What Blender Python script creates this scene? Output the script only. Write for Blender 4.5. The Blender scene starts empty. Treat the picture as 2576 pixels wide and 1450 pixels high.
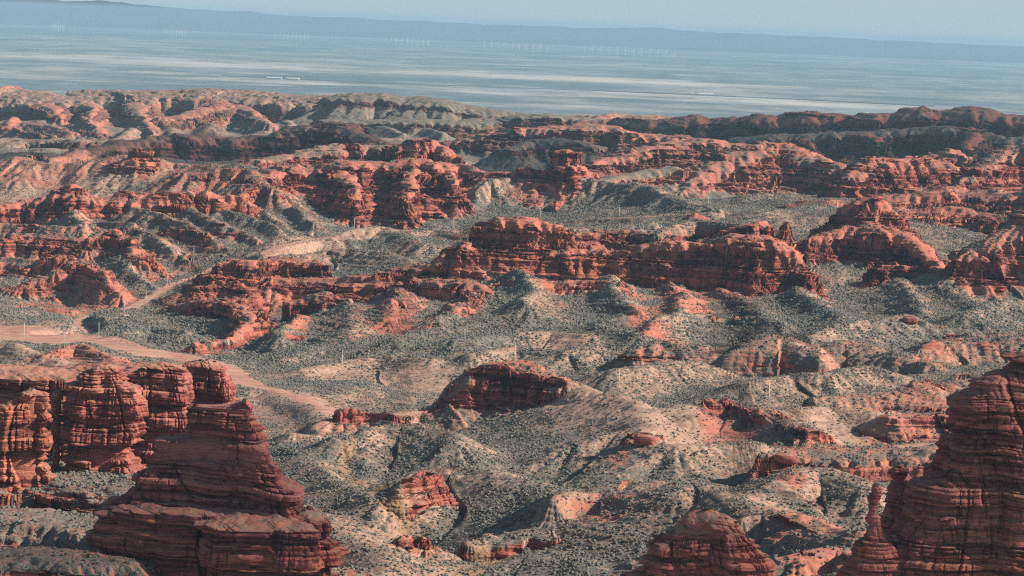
import bpy, math, random, time
import numpy as np
from mathutils import Vector, Matrix
T0 = time.time()
R = math.radians
random.seed(5)
QC, QR = 1400, 3400                      # terrain columns / rows

# ------------------------------------------------------------------ camera
FPX = 7305.0                              # focal length in px of a 2576 px wide frame
PITCH = math.atan((725 - 62) / FPX)
ROLL = R(2.2)
sc = bpy.context.scene
col = sc.collection
cd = bpy.data.cameras.new('camera')
cam = bpy.data.objects.new('camera', cd)
col.objects.link(cam)
cd.sensor_width = 36.0
cd.lens = 36.0 * FPX / 2576
cd.clip_start = 1.0
cd.clip_end = 200000
Mcam = Matrix.Rotation(R(90) - PITCH, 4, 'X') @ Matrix.Rotation(ROLL, 4, 'Z')
cam.matrix_world = Mcam
sc.camera = cam
CM = np.array(Mcam.to_3x3())

# ------------------------------------------------------------------ sky, sun, exposure
SUN_EL, SUN_AZ = R(31), R(93)             # azimuth measured from the view direction (+Y) towards the right (+X)
w = bpy.data.worlds.new('World')
sc.world = w
w.use_nodes = True
nt = w.node_tree
bg = nt.nodes['Background']
sky = nt.nodes.new('ShaderNodeTexSky')
sky.sky_type = 'NISHITA'
sky.sun_disc = False
sky.sun_elevation = SUN_EL
sky.sun_rotation = SUN_AZ
sky.air_density = 1.3
sky.dust_density = 0.6
sky.ozone_density = 2.0
tint = nt.nodes.new('ShaderNodeMix')
tint.data_type = 'RGBA'; tint.blend_type = 'MULTIPLY'
tint.inputs[0].default_value = 1.0
tint.inputs[7].default_value = (0.95, 0.97, 0.94, 1)
nt.links.new(sky.outputs[0], tint.inputs[6])
# pale band of thick air low over the horizon
tcw = nt.nodes.new('ShaderNodeTexCoord'); sxw = nt.nodes.new('ShaderNodeSeparateXYZ'); mrw = nt.nodes.new('ShaderNodeMapRange'); mxw = nt.nodes.new('ShaderNodeMix')
mrw.interpolation_type = 'SMOOTHSTEP'; mrw.inputs[1].default_value = 0.0; mrw.inputs[2].default_value = 0.09; mxw.data_type = 'RGBA'
nt.links.new(tcw.outputs['Generated'], sxw.inputs[0]); nt.links.new(sxw.outputs[2], mrw.inputs[0]); nt.links.new(mrw.outputs[0], mxw.inputs[0])
mxw.inputs[6].default_value = (5.6, 7.1, 7.8, 1); nt.links.new(tint.outputs[2], mxw.inputs[7])
nt.links.new(mxw.outputs[2], bg.inputs[0])
bg.inputs[1].default_value = 0.05
sd = bpy.data.lights.new('sun', 'SUN')
sun = bpy.data.objects.new('sun', sd)
col.objects.link(sun)
sd.energy = 5.0
sd.angle = R(0.5)
sd.color = (1.0, 0.85, 0.69)
dirv = Vector((math.sin(SUN_AZ) * math.cos(SUN_EL), math.cos(SUN_AZ) * math.cos(SUN_EL), math.sin(SUN_EL)))
sun.rotation_euler = dirv.to_track_quat('Z', 'Y').to_euler()
sc.view_settings.view_transform = 'Standard'
sc.view_settings.look = 'None'
sc.view_settings.exposure = 0.68
sc.view_settings.gamma = 1.0
sc.cycles.max_bounces = 4
sc.cycles.diffuse_bounces = 2
sc.cycles.volume_bounces = 0
sc.cycles.use_denoising = False
sc.cycles.filter_width = 1.15

# ------------------------------------------------------------------ helpers
def ray(u, v):
    """direction through display pixel (2576 x 1450), scaled so y == 1"""
    u = np.asarray(u, float); v = np.asarray(v, float)
    c = np.stack([(u - 1288) / FPX, -(v - 725) / FPX, -np.ones_like(u)], -1)
    d = c @ CM.T
    return d / d[..., 1:2]
def P(u, v, Y):
    return ray(u, v) * np.asarray(Y, float)[..., None]
def project(p):
    c = np.asarray(p, float) @ CM
    return np.stack([1288 + FPX * c[..., 0] / -c[..., 2], 725 - FPX * c[..., 1] / -c[..., 2]], -1)

rng = np.random.RandomState(11)
PERM = rng.permutation(256).astype(np.int32)
PERM2 = np.concatenate([PERM, PERM, PERM])
ANG = rng.rand(256).astype(np.float32) * 2 * np.pi
GX, GY = np.cos(ANG), np.sin(ANG)
RV = rng.rand(256).astype(np.float32)
def perlin(x, y, seed=0):
    x = np.asarray(x, np.float32); y = np.asarray(y, np.float32)
    x, y = np.broadcast_arrays(x, y)
    x = x + np.float32(seed * 17.37); y = y + np.float32(seed * 5.91)
    xf = np.floor(x); yf = np.floor(y)
    xi = xf.astype(np.int32) & 255; yi = yf.astype(np.int32) & 255
    fx = x - xf; fy = y - yf
    u = fx * fx * fx * (fx * (fx * 6 - 15) + 10); v = fy * fy * fy * (fy * (fy * 6 - 15) + 10)
    a = PERM2[xi] + yi; b = PERM2[xi + 1] + yi
    h00 = PERM2[a]; h01 = PERM2[a + 1]; h10 = PERM2[b]; h11 = PERM2[b + 1]
    n00 = GX[h00] * fx + GY[h00] * fy
    n10 = GX[h10] * (fx - 1) + GY[h10] * fy
    n01 = GX[h01] * fx + GY[h01] * (fy - 1)
    n11 = GX[h11] * (fx - 1) + GY[h11] * (fy - 1)
    nx0 = n00 + u * (n10 - n00); nx1 = n01 + u * (n11 - n01)
    return (nx0 + v * (nx1 - nx0)) * 1.5          # about -1..1
def fbm(x, y, oct=4, seed=0, gain=0.5):
    s = 0; a = 1.0; t = 0
    for o in range(oct):
        s = s + a * perlin(x * 2 ** o, y * 2 ** o, seed + o * 3); t += a; a *= gain
    return s / t
def ss(a, b, x):
    t = np.clip((x - a) / (b - a), 0, 1)
    return t * t * (3 - 2 * t)
def smax(a, b, k):
    h = np.maximum(k - np.abs(a - b), 0) / k
    return np.maximum(a, b) + h * h * k * 0.25

# bedding: a table of layers with their own thickness and hardness
lr = np.random.RandomState(3)
def layers(lo, hi, tmin, tmax, seed):
    r = np.random.RandomState(seed); z = [lo]
    while z[-1] < hi:
        z.append(z[-1] + tmin + (tmax - tmin) * r.rand() ** 1.8)
    z = np.array(z)
    return z, r.rand(len(z)).astype(np.float32)
LA, HA = layers(-420, 120, 1.6, 6.5, 4)
LB, HB = layers(-420, 120, 0.55, 1.9, 9)
LC, HC = layers(-420, 120, 9.0, 22.0, 6)
def bulge(zs, L, H):
    """rounded beds standing out between sharp crevices, 0..1"""
    i = np.clip(np.searchsorted(L, zs) - 1, 0, len(L) - 2)
    t = (zs - L[i]) / (L[i + 1] - L[i])
    b = np.sqrt(np.clip(1 - (2 * t - 1) ** 2, 0, 1))
    return (b * (0.45 + 0.55 * H[i]) + 0.5 * (H[i] - 0.5)).astype(np.float32), H[i]
def blocks(p, zs, L, length):
    """each bed is broken by joints into blocks that stand out by different amounts, -0.5..0.5"""
    i = np.clip(np.searchsorted(L, zs) - 1, 0, len(L) - 2).astype(np.int32)
    ln = length * (0.6 + 0.9 * RV[(i * 53) & 255])
    f = p / ln + RV[(i * 29 + 7) & 255] * 9
    k = np.floor(f); t = f - k; k = k.astype(np.int32)
    a = RV[(k * 37 + i * 91) & 255]; b = RV[((k + 1) * 37 + i * 91) & 255]
    crack = np.minimum(t, 1 - t) * ln
    return (a + (b - a) * ss(0.88, 1.0, t) - 0.5 - 0.35 * (1 - ss(0.0, 0.25, crack))).astype(np.float32)
def terrace(z, L, sharp):
    i = np.clip(np.searchsorted(L, z) - 1, 0, len(L) - 2)
    h = L[i + 1] - L[i]
    t = np.clip((z - L[i]) / h, 0, 1)
    f = np.clip((t - 0.5) * sharp + 0.5, 0, 1)
    return L[i] + h * (0.88 * f * f * (3 - 2 * f) + 0.12 * t)

# ------------------------------------------------------------------ landforms
# each: spine points (u, v, Y, capwidth, cliffheight) read off the view at a chosen distance, then everything works in plan
LF = []
def land(pts, cap=3.0, ts=0.55, A=14.0, lam=70.0, flute=4.0, fl=16.0, red=0.3, k=5.0, rockx=1.15, run=0.55, toprock=0.0, rough=1.0, crun=None, seed=None, veg=0.6, fs=1.0):
    p = np.array([(q + (0,) * (5 - len(q))) for q in pts], float)
    w3 = P(p[:, 0], p[:, 1], p[:, 2])
    LF.append(dict(x=w3[:, 0], y=w3[:, 1], z=w3[:, 2], w=p[:, 3], hc=p[:, 4], cap=cap, ts=ts, A=A, lam=lam, flute=flute,
                   fl=fl, red=red, k=k, rockx=rockx, run=run, toprock=toprock, rough=rough, seed=seed if seed is not None else len(LF) + 1, veg=veg, fs=fs))
def q0(pts): return pts[0][2]
def hill(pts, slope=0.45, c=6.0, red=0.1, k=6.0, A=5.0, lam=60.0, veg=0.8, rough=0.6, hc=0, **kw):
    land([(q[0], q[1], q[2], c, hc) for q in pts], cap=c * 0.22, ts=slope, A=A * (0.55 if q0(pts) < 2200 else 1.0), lam=lam * 1.15, flute=1.0, red=red, k=k, veg=veg, rough=rough, **kw)

BASE = []
def base(*pts): BASE.extend(pts)
# base surface of basins: (u, Y, z)
BASE = [(1000, 900, -172), (1300, 880, -169), (2050, 820, -154), (2050, 900, -150), (1700, 980, -156), (1300, 1050, -165), (900, 1080, -171),
        (900, 1200, -174), (750, 1370, -181), (620, 1440, -183), (800, 1650, -189), (400, 1560, -184), (0, 1700, -193), (200, 1800, -193),
        (430, 2030, -195), (600, 2150, -186), (800, 2280, -176), (1060, 2310, -171), (1430, 2300, -156), (1700, 2230, -143), (1790, 2213, -138),
        (1900, 2200, -138), (1500, 1650, -184), (1500, 1330, -168), (1900, 1620, -182), (1900, 1340, -172), (2400, 1850, -172), (2200, 1850, -162),
        (2500, 1500, -160), (2300, 1330, -158), (2300, 1050, -151), (2100, 900, -145), (1250, 3300, -178), (200, 3200, -172), (1600, 2900, -174),
        (500, 4200, -188), (1000, 4300, -172), (2000, 3700, -172), (2400, 3500, -165), (1300, 3900, -172), (0, 4300, -196), (0, 2600, -176), (0, 2150, -190),
        (1300, 500, -165), (0, 600, -160), (2600, 600, -150), (0, 1100, -165), (2700, 2600, -150), (-300, 2000, -190), (-300, 3500, -185), (2900, 1500, -155),
        (2900, 3500, -160), (2900, 900, -145), (-300, 900, -160), (-300, 1400, -180), (700, 700, -172), (1700, 650, -155),
        (0, 5600, -250), (1300, 5600, -250), (2600, 5600, -250), (0, 6300, -350), (1300, 6300, -350), (2600, 6300, -350), (-300, 6300, -350), (2900, 6300, -350),
        (1300, 7500, -350), (-300, 7500, -350), (2900, 7500, -350), (0, 5000, -200), (1300, 5000, -200), (2600, 5000, -200)]

# ---- far rim, left half: rolling hills, then a fluted cliff above talus
land([(-260, 226, 5050, 150, 30), (-60, 222, 5050, 150, 30), (25, 217, 5050, 130, 30), (60, 228, 5050, 130, 32), (130, 240, 5000, 110, 34), (190, 243, 5000, 100, 34), (265, 229, 5050, 170, 34), (345, 229, 5050, 180, 33),
      (430, 228, 5050, 170, 30), (520, 223, 5050, 180, 30), (600, 227, 5050, 160, 32), (700, 237, 5000, 140, 36), (790, 243, 4950, 110, 38), (850, 240, 4950, 100, 38), (890, 236, 4950, 90, 36)],
     cap=13, ts=0.5, A=75, lam=150, flute=11, fl=30, red=0.5, rockx=1.15, veg=0.5, rough=1.5, run=0.12)
land([(900, 238, 4850, 60, 12), (965, 234, 4850, 45, 14), (1030, 245, 4850, 50, 10), (1065, 243, 4850, 50, 8), (1110, 252, 4800, 60, 8), (1160, 262, 4800, 60, 8), (1220, 272, 4800, 60, 8), (1290, 281, 4800, 50, 8), (1340, 288, 4800, 40, 6)],
     cap=8, ts=0.42, A=45, lam=110, flute=5, fl=30, red=0.3, veg=1.0, rough=1.3)
land([(870, 300, 4500, 40, 16), (970, 302, 4480, 45, 18), (1050, 300, 4470, 50, 20), (1110, 301, 4470, 50, 20), (1180, 305, 4470, 50, 20), (1230, 298, 4500, 40, 14), (1300, 288, 4500, 45, 16), (1390, 286, 4500, 40, 16), (1460, 296, 4500, 30, 10)],
     cap=3, ts=0.5, A=30, lam=90, flute=8, fl=30, red=0.15, veg=0.7)
hill([(1380, 292, 5200), (1450, 290, 5200), (1500, 293, 5150), (1550, 283, 5200), (1600, 288, 5200), (1650, 289, 5200), (1700, 295, 5200), (1760, 297, 5200)], slope=0.3, c=16, red=0.5, veg=0.3, lam=90, A=12)
# promontories and talus hills in front of the left rim
land([(110, 262, 4850, 25, 20), (135, 272, 4700, 20, 18), (150, 292, 4600, 8, 4)], cap=4, ts=0.6, A=20, lam=60, flute=6, red=0.9, veg=0.2)
land([(215, 262, 4850, 22, 22), (235, 268, 4700, 8, 14), (222, 300, 4520, 6, 2), (250, 325, 4350, 6, 0)], cap=3, ts=0.5, A=20, lam=60, flute=5, red=0.7, veg=0.4)
land([(340, 258, 4850, 25, 20), (345, 275, 4680, 12, 10), (370, 305, 4500, 8, 0), (385, 335, 4300, 6, 0)], cap=3, ts=0.5, A=20, lam=60, flute=5, red=0.6, veg=0.4)
land([(560, 256, 4900, 30, 16), (535, 265, 4700, 22, 14), (470, 285, 4600, 22, 16), (410, 296, 4550, 18, 14)], cap=4, ts=0.5, A=20, lam=60, flute=5, red=0.7, veg=0.3)
land([(600, 264, 4880, 20, 12), (640, 285, 4650, 14, 8), (680, 310, 4450, 8, 0)], cap=4, ts=0.5, A=20, lam=60, flute=5, red=0.6, veg=0.4)
hill([(60, 305, 4500), (120, 312, 4450), (180, 330, 4350)], slope=0.42, c=8, red=0.6, veg=0.3, lam=60, A=10)
hill([(0, 320, 4400), (60, 330, 4300), (130, 345, 4200)], slope=0.38, c=8, red=0.7, veg=0.2, lam=60, A=10)
hill([(30, 293, 4550), (20, 318, 4420)], slope=0.42, c=6, red=0.8, veg=0.2, lam=50, A=8)
hill([(430, 320, 4420), (440, 345, 4250)], slope=0.4, c=8, red=0.2, veg=0.7, lam=50, A=8)
hill([(530, 308, 4500), (515, 335, 4300)], slope=0.42, c=6, red=0.3, veg=0.5, lam=50, A=8)
hill([(330, 322, 4380), (300, 345, 4250)], slope=0.4, c=6, red=0.3, veg=0.5, lam=50, A=8)
hill([(720, 300, 4560), (740, 330, 4350)], slope=0.45, c=6, red=0.3, veg=0.6, lam=50, A=8)
hill([(950, 318, 4400), (968, 318, 4380), (1010, 335, 4200)], slope=0.42, c=6, red=0.15, veg=0.8, lam=50, A=10)
hill([(1050, 322, 4300), (1080, 322, 4300), (1120, 335, 4150)], slope=0.42, c=6, red=0.15, veg=0.8, lam=50, A=10)

# ---- far rim, right half: high dark layered wall in several steps
land([(1480, 300, 4350, 25, 14), (1560, 297, 4350, 30, 18), (1640, 302, 4300, 30, 18), (1717, 292, 4300, 40, 22), (1755, 289, 4300, 35, 22), (1790, 299, 4300, 25, 20), (1840, 292, 4300, 30, 20), (1870, 297, 4300, 25, 20),
      (1920, 286, 4250, 45, 26), (1960, 291, 4250, 30, 24), (2000, 285, 4250, 40, 26), (2035, 279, 4250, 40, 28), (2080, 283, 4250, 40, 28), (2150, 289, 4250, 35, 26), (2195, 283, 4200, 35, 26), (2235, 287, 4200, 30, 26),
      (2265, 275, 4200, 45, 30), (2315, 268, 4200, 50, 32), (2360, 279, 4200, 40, 30), (2420, 267, 4200, 55, 34), (2480, 272, 4200, 50, 34), (2530, 288, 4200, 40, 30), (2620, 292, 4200, 40, 30), (2760, 290, 4200, 40, 30)],
     cap=9, ts=0.62, A=60, lam=120, flute=10, fl=28, red=0.7, rockx=1.5, veg=0.3, rough=1.5, run=0.19)
land([(1870, 345, 4100, 30, 24), (1960, 338, 4080, 30, 26), (2040, 335, 4060, 30, 26), (2090, 330, 4050, 30, 30), (2160, 332, 4050, 26, 34), (2230, 326, 4050, 26, 34), (2300, 322, 4050, 26, 32), (2380, 318, 4030, 30, 32), (2440, 322, 4030, 26, 34), (2520, 345, 4000, 30, 28), (2640, 340, 4000, 30, 28)],
     cap=5, ts=0.7, A=42, lam=100, flute=9, fl=26, red=0.3, rockx=1.5, veg=0.5, rough=1.4, run=0.18)
land([(2010, 345, 3900, 5, 8), (2030, 352, 3880, 8, 14), (2050, 372, 3860, 6, 14)], cap=3, ts=0.7, A=8, lam=40, flute=4, fl=16, red=0.9, rockx=2.5, veg=0.1)
land([(2140, 336, 3920, 8, 26), (2170, 334, 3900, 16, 32), (2200, 345, 3890, 14, 30)], cap=3, ts=0.7, A=14, lam=50, flute=6, fl=18, red=0.8, rockx=1.8, veg=0.1)
land([(2440, 318, 3950, 14, 24), (2450, 345, 3900, 12, 22), (2435, 375, 3850, 8, 12)], cap=4, ts=0.7, A=14, lam=50, flute=6, fl=18, red=0.8, rockx=1.8, veg=0.1)
land([(2350, 385, 3600, 14, 10), (2385, 374, 3600, 16, 14), (2420, 379, 3600, 14, 14), (2440, 392, 3600, 8, 12)], cap=4, ts=0.7, A=10, lam=40, flute=4, red=0.95, rockx=2, veg=0.1)

# ---- pink layered country, centre right
land([(1128, 352, 3750, 12, 4), (1180, 345, 3750, 20, 5), (1230, 330, 3750, 30, 6), (1290, 319, 3750, 35, 7), (1330, 322, 3750, 30, 7), (1400, 319, 3750, 35, 7), (1465, 314, 3750, 35, 8), (1500, 312, 3750, 30, 9), (1560, 318, 3750, 30, 9), (1600, 332, 3750, 25, 9), (1660, 342, 3750, 25, 9), (1720, 345, 3800, 25, 9)],
     cap=4, ts=0.34, A=45, lam=90, flute=6, fl=24, red=0.85, rockx=3.0, veg=0.35, rough=1.4)
land([(1280, 372, 3450, 10, 5), (1330, 352, 3500, 20, 6), (1400, 348, 3500, 25, 7), (1450, 352, 3480, 20, 7), (1500, 365, 3480, 16, 6)], cap=3, ts=0.36, A=30, lam=70, flute=5, red=0.3, rockx=1.3, veg=0.6)
land([(1490, 408, 3150, 12, 5), (1560, 388, 3200, 20, 7), (1640, 366, 3250, 22, 8), (1720, 352, 3300, 25, 9), (1790, 348, 3300, 22, 10), (1830, 358, 3300, 14, 7), (1880, 361, 3300, 14, 5), (1960, 372, 3350, 14, 5)],
     cap=4, ts=0.36, A=35, lam=80, flute=5, red=0.9, rockx=2.6, veg=0.3, rough=1.3)
land([(1715, 478, 2850, 12, 6), (1740, 450, 2880, 16, 10), (1790, 412, 2920, 20, 10), (1830, 388, 2950, 22, 10), (1880, 368, 2980, 28, 9), (1930, 359, 3000, 30, 8), (1975, 363, 3000, 28, 8), (2020, 373, 2980, 25, 9), (2060, 396, 2950, 22, 10), (2110, 411, 2920, 20, 10), (2140, 428, 2900, 16, 10), (2155, 450, 2880, 12, 8)],
     cap=5, ts=0.42, A=32, lam=75, flute=5, fl=22, red=0.8, rockx=4.0, veg=0.35, rough=1.4)
land([(2130, 440, 2750, 10, 12), (2160, 415, 2780, 18, 14), (2200, 398, 2800, 22, 14), (2235, 402, 2800, 22, 14), (2275, 401, 2820, 22, 13), (2340, 399, 2850, 25, 12), (2385, 406, 2850, 22, 12), (2430, 425, 2850, 20, 12)],
     cap=4, ts=0.5, A=26, lam=65, flute=5, fl=20, red=0.9, rockx=3.0, veg=0.25, rough=1.3)
land([(1500, 455, 2800, 12, 4), (1560, 440, 2850, 16, 6), (1620, 430, 2880, 16, 6), (1690, 420, 2900, 16, 6)], cap=3, ts=0.34, A=22, lam=60, flute=4, red=0.4, rockx=1.6, veg=0.6)

# ---- long dark layered ridge, centre left
land([(130, 402, 3150, 12, 6), (200, 380, 3250, 18, 8), (260, 362, 3350, 22, 10), (330, 350, 3400, 24, 12), (430, 341, 3450, 26, 14), (500, 336, 3450, 26, 14), (560, 346, 3450, 22, 14), (640, 340, 3480, 24, 16), (700, 330, 3480, 26, 18), (750, 318, 3500, 28, 20), (800, 313, 3500, 30, 22), (855, 308, 3500, 30, 22), (885, 328, 3450, 20, 16), (940, 350, 3400, 16, 10), (985, 366, 3350, 12, 6)],
     cap=4, ts=0.6, A=36, lam=95, flute=7, fl=26, red=0.6, rockx=2.4, veg=0.4, rough=1.4, run=0.2)
land([(640, 400, 2900, 10, 5), (720, 386, 2930, 16, 7), (800, 372, 2950, 20, 8), (870, 366, 2980, 22, 8), (940, 366, 2980, 22, 8), (1000, 358, 2980, 18, 8)], cap=4, ts=0.5, A=20, lam=60, flute=5, red=0.6, rockx=2.0, veg=0.5)
land([(1012, 358, 2900, 14, 16), (1045, 347, 2900, 18, 18), (1080, 350, 2900, 16, 18), (1108, 362, 2900, 12, 16), (1125, 382, 2880, 8, 10)], cap=5, ts=0.6, A=10, lam=40, flute=4, fl=16, red=0.95, rockx=2.5, veg=0.1, rough=1.2)
land([(10, 362, 3700, 14, 6), (60, 352, 3750, 20, 9), (150, 350, 3750, 20, 9), (210, 352, 3700, 14, 6)], cap=3, ts=0.45, A=20, lam=60, flute=4, red=0.4, rockx=2, veg=0.5)
land([(82, 382, 3300, 3, 5), (96, 388, 3280, 4, 4)], cap=2, ts=0.6, A=6, lam=40, flute=2, red=0.9, rockx=2, veg=0.2)

# ---- second row of hills (Y about 2500)
hill([(-260, 405, 2700), (-60, 404, 2700), (0, 402, 2700), (35, 393, 2700), (70, 397, 2700), (100, 409, 2680), (150, 411, 2680), (200, 406, 2680), (260, 398, 2680), (320, 389, 2680), (355, 388, 2680), (380, 396, 2670), (420, 408, 2660), (480, 414, 2650), (530, 410, 2650)],
     slope=0.36, c=10, red=0.12, veg=0.35, lam=95, A=26, hc=0)
land([(338, 381, 2660, 3.5, 3), (352, 377, 2660, 5, 4), (372, 380, 2660, 4, 4)], cap=0.8, ts=0.6, A=2, lam=30, flute=1.2, fl=7, red=1, rockx=1.6, veg=0.05)
hill([(530, 410, 2630), (600, 412, 2620), (660, 424, 2600), (700, 414, 2600)], slope=0.4, c=10, red=0.15, veg=0.55, lam=80, A=20)
hill([(470, 430, 2500), (540, 425, 2500), (610, 424, 2490), (650, 450, 2450), (690, 470, 2420)], slope=0.45, c=8, red=0.6, veg=0.5, lam=60, A=16)
# main red wall of the second row
land([(655, 432, 2530, 10, 12), (690, 413, 2540, 14, 16), (740, 414, 2540, 16, 22), (780, 420, 2540, 14, 24), (830, 413, 2540, 16, 24), (870, 405, 2540, 18, 24), (905, 402, 2540, 20, 24), (960, 405, 2540, 18, 24), (1030, 399, 2540, 20, 22),
      (1060, 402, 2540, 18, 22), (1110, 407, 2530, 18, 20), (1160, 411, 2530, 14, 18), (1195, 425, 2520, 10, 12), (1212, 437, 2510, 6, 6)],
     cap=4.5, ts=0.62, A=34, lam=75, flute=9, fl=24, red=0.95, rockx=2.1, veg=0.25, rough=1.3, run=0.3, k=4)
land([(1040, 425, 2500, 8, 10), (1035, 470, 2430, 6, 10), (1020, 505, 2390, 4, 8)], cap=2, ts=0.7, A=10, lam=35, flute=4, fl=14, red=1, rockx=2.4, veg=0.15)
land([(860, 430, 2500, 8, 12), (885, 460, 2440, 6, 12), (900, 500, 2400, 4, 8)], cap=2, ts=0.7, A=10, lam=35, flute=4, fl=14, red=1, rockx=2.2, veg=0.15)
land([(700, 430, 2500, 8, 12), (650, 465, 2440, 9, 14), (610, 492, 2400, 8, 12), (560, 503, 2380, 6, 8)], cap=2.5, ts=0.65, A=14, lam=40, flute=5, fl=14, red=1, rockx=2.2, veg=0.2)
land([(1130, 432, 2490, 6, 10), (1150, 460, 2450, 4, 8)], cap=2, ts=0.7, A=8, lam=35, flute=4, fl=14, red=1, rockx=2.2, veg=0.15)
# caprock ledge, knob and tower on the veg hill
land([(1218, 434, 2500, 5, 6), (1260, 431, 2500, 6, 7), (1305, 436, 2500, 5, 5)], cap=1, ts=0.5, A=3, lam=30, flute=2, fl=10, red=1, rockx=1.5, veg=0.2)
land([(1318, 421, 2500, 4, 7), (1332, 417, 2500, 6, 9), (1350, 423, 2500, 4, 7)], cap=2, ts=0.6, A=2, lam=30, flute=1.5, fl=8, red=1, rockx=1.6, veg=0.1)
land([(1372, 428, 2490, 6, 6), (1400, 412, 2490, 12, 8), (1440, 410, 2490, 14, 9), (1470, 424, 2490, 10, 10), (1490, 434, 2490, 4, 8)], cap=3, ts=0.6, A=4, lam=30, flute=2.5, fl=10, red=1, rockx=1.9, veg=0.05)
land([(1406, 379, 2490, 5, 13), (1425, 376, 2490, 7, 14), (1444, 383, 2490, 5, 12)], cap=1.6, ts=1.2, A=1, lam=30, flute=1.2, fl=8, red=1, rockx=3, veg=0.0, run=0.12)
hill([(1240, 450, 2480), (1300, 446, 2490), (1360, 442, 2490), (1430, 434, 2490), (1500, 452, 2470), (1560, 461, 2450), (1600, 460, 2430), (1640, 470, 2400), (1690, 490, 2340), (1740, 510, 2280), (1790, 523, 2240)],
     slope=0.44, c=7, red=0.15, veg=0.6, lam=46, A=24, fs=1.6)
# ---- red broken wall in front of the left hills
land([(-240, 530, 2300, 10, 8), (-100, 520, 2300, 10, 9), (0, 514, 2300, 10, 9), (60, 502, 2310, 12, 10), (110, 492, 2310, 12, 14), (150, 484, 2310, 10, 16), (190, 480, 2310, 12, 18), (230, 493, 2310, 10, 14), (280, 500, 2310, 10, 8), (325, 490, 2320, 8, 10), (350, 503, 2310, 8, 8), (400, 492, 2320, 12, 10), (430, 482, 2330, 14, 14),
      (480, 480, 2340, 16, 18), (530, 482, 2340, 14, 20), (570, 494, 2340, 12, 16), (610, 505, 2340, 8, 10)],
     cap=3, ts=0.6, A=24, lam=55, flute=6, fl=16, red=0.95, rockx=2.0, veg=0.25, rough=1.3, run=0.35, k=4)
land([(158, 467, 2310, 3, 9), (178, 464, 2310, 7, 12), (203, 468, 2310, 4, 10)], cap=1.2, ts=0.9, A=2, lam=30, flute=2, fl=8, red=1, rockx=2.2, veg=0.0, run=0.2)
land([(306, 482, 2320, 3, 4), (316, 478, 2320, 3, 5)], cap=1, ts=0.8, A=2, lam=30, flute=1.5, fl=8, red=1, rockx=2, veg=0)
# spurs descending towards the road valley
hill([(170, 530, 2260), (182, 527, 2250), (215, 560, 2180)], slope=0.55, c=3, red=0.5, veg=0.6, lam=30, A=6)
hill([(250, 560, 2230), (290, 558, 2210), (330, 562, 2190), (380, 590, 2150), (430, 625, 2110), (470, 655, 2090)], slope=0.5, c=4, red=0.5, veg=0.6, lam=40, A=10)
hill([(350, 520, 2270), (420, 540, 2240), (480, 568, 2200), (560, 610, 2160), (600, 640, 2140)], slope=0.5, c=4, red=0.6, veg=0.6, lam=40, A=12)
hill([(480, 520, 2290), (540, 545, 2260), (600, 578, 2230), (650, 602, 2210)], slope=0.5, c=4, red=0.6, veg=0.6, lam=40, A=12)
hill([(560, 520, 2330), (620, 540, 2300), (680, 565, 2260), (720, 590, 2240)], slope=0.45, c=4, red=0.2, veg=0.8, lam=40, A=12)
hill([(620, 530, 2360), (650, 522, 2350), (690, 552, 2300)], slope=0.5, c=3, red=0.2, veg=0.7, lam=40, A=6)
hill([(715, 524, 2380), (745, 520, 2370), (790, 560, 2300)], slope=0.5, c=3, red=0.2, veg=0.7, lam=40, A=6)
hill([(0, 560, 2200), (70, 566, 2190), (150, 568, 2180), (200, 572, 2170)], slope=0.5, c=5, red=0.6, veg=0.5, lam=45, A=12)
land([(-200, 606, 2120, 5, 5), (0, 598, 2130, 6, 5), (60, 590, 2140, 8, 5), (140, 588, 2140, 8, 5), (220, 596, 2130, 8, 5), (270, 592, 2120, 6, 4)], cap=2, ts=0.5, A=16, lam=45, flute=4, fl=14, red=0.95, rockx=1.8, veg=0.4, rough=1.3)
land([(230, 602, 2080, 3, 3), (262, 578, 2090, 4, 3), (290, 572, 2090, 4, 4), (312, 592, 2080, 6, 5), (345, 640, 2050, 5, 4)], cap=2, ts=0.55, A=10, lam=30, flute=3, fl=10, red=0.9, rockx=2.2, veg=0.4)
land([(-160, 660, 2040, 5, 4), (0, 650, 2060, 6, 5), (80, 655, 2050, 6, 5), (150, 640, 2050, 5, 4)], cap=2, ts=0.5, A=16, lam=45, flute=4, fl=14, red=0.8, rockx=1.8, veg=0.5)
land([(60, 706, 1960, 4, 6), (95, 697, 1965, 6, 9), (140, 680, 1970, 5, 9), (170, 660, 1980, 4, 5), (195, 648, 1985, 3, 3), (225, 660, 1980, 4, 3), (260, 690, 1950, 4, 2), (310, 735, 1920, 3, 0)],
     cap=2, ts=0.55, A=12, lam=36, flute=4, fl=12, red=0.95, rockx=2.4, veg=0.4, rough=1.2)
hill([(300, 640, 2060), (340, 680, 2020), (380, 715, 2000)], slope=0.45, c=4, red=0.3, veg=0.7, lam=40, A=8)
# fresh road cut banks
land([(250, 772, 1975, 1.5, 3), (275, 758, 1985, 2, 5), (305, 756, 1990, 2, 4), (318, 766, 1990, 1.5, 2)], cap=0.6, ts=0.8, A=3, lam=12, flute=2, fl=5, red=0.9, rockx=1.2, veg=0.1, run=0.4)
land([(340, 712, 2040, 2, 5), (380, 702, 2050, 3, 7), (420, 697, 2060, 3, 7), (455, 690, 2080, 2, 5), (480, 676, 2100, 2, 3)], cap=0.8, ts=0.8, A=4, lam=14, flute=2.5, fl=6, red=0.75, rockx=1.2, veg=0.15, run=0.5)
land([(490, 664, 2125, 2, 3), (520, 652, 2140, 3, 5), (548, 648, 2150, 3, 5)], cap=0.8, ts=0.8, A=3, lam=12, flute=2, fl=6, red=0.55, rockx=1.2, veg=0.15, run=0.5)
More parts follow.
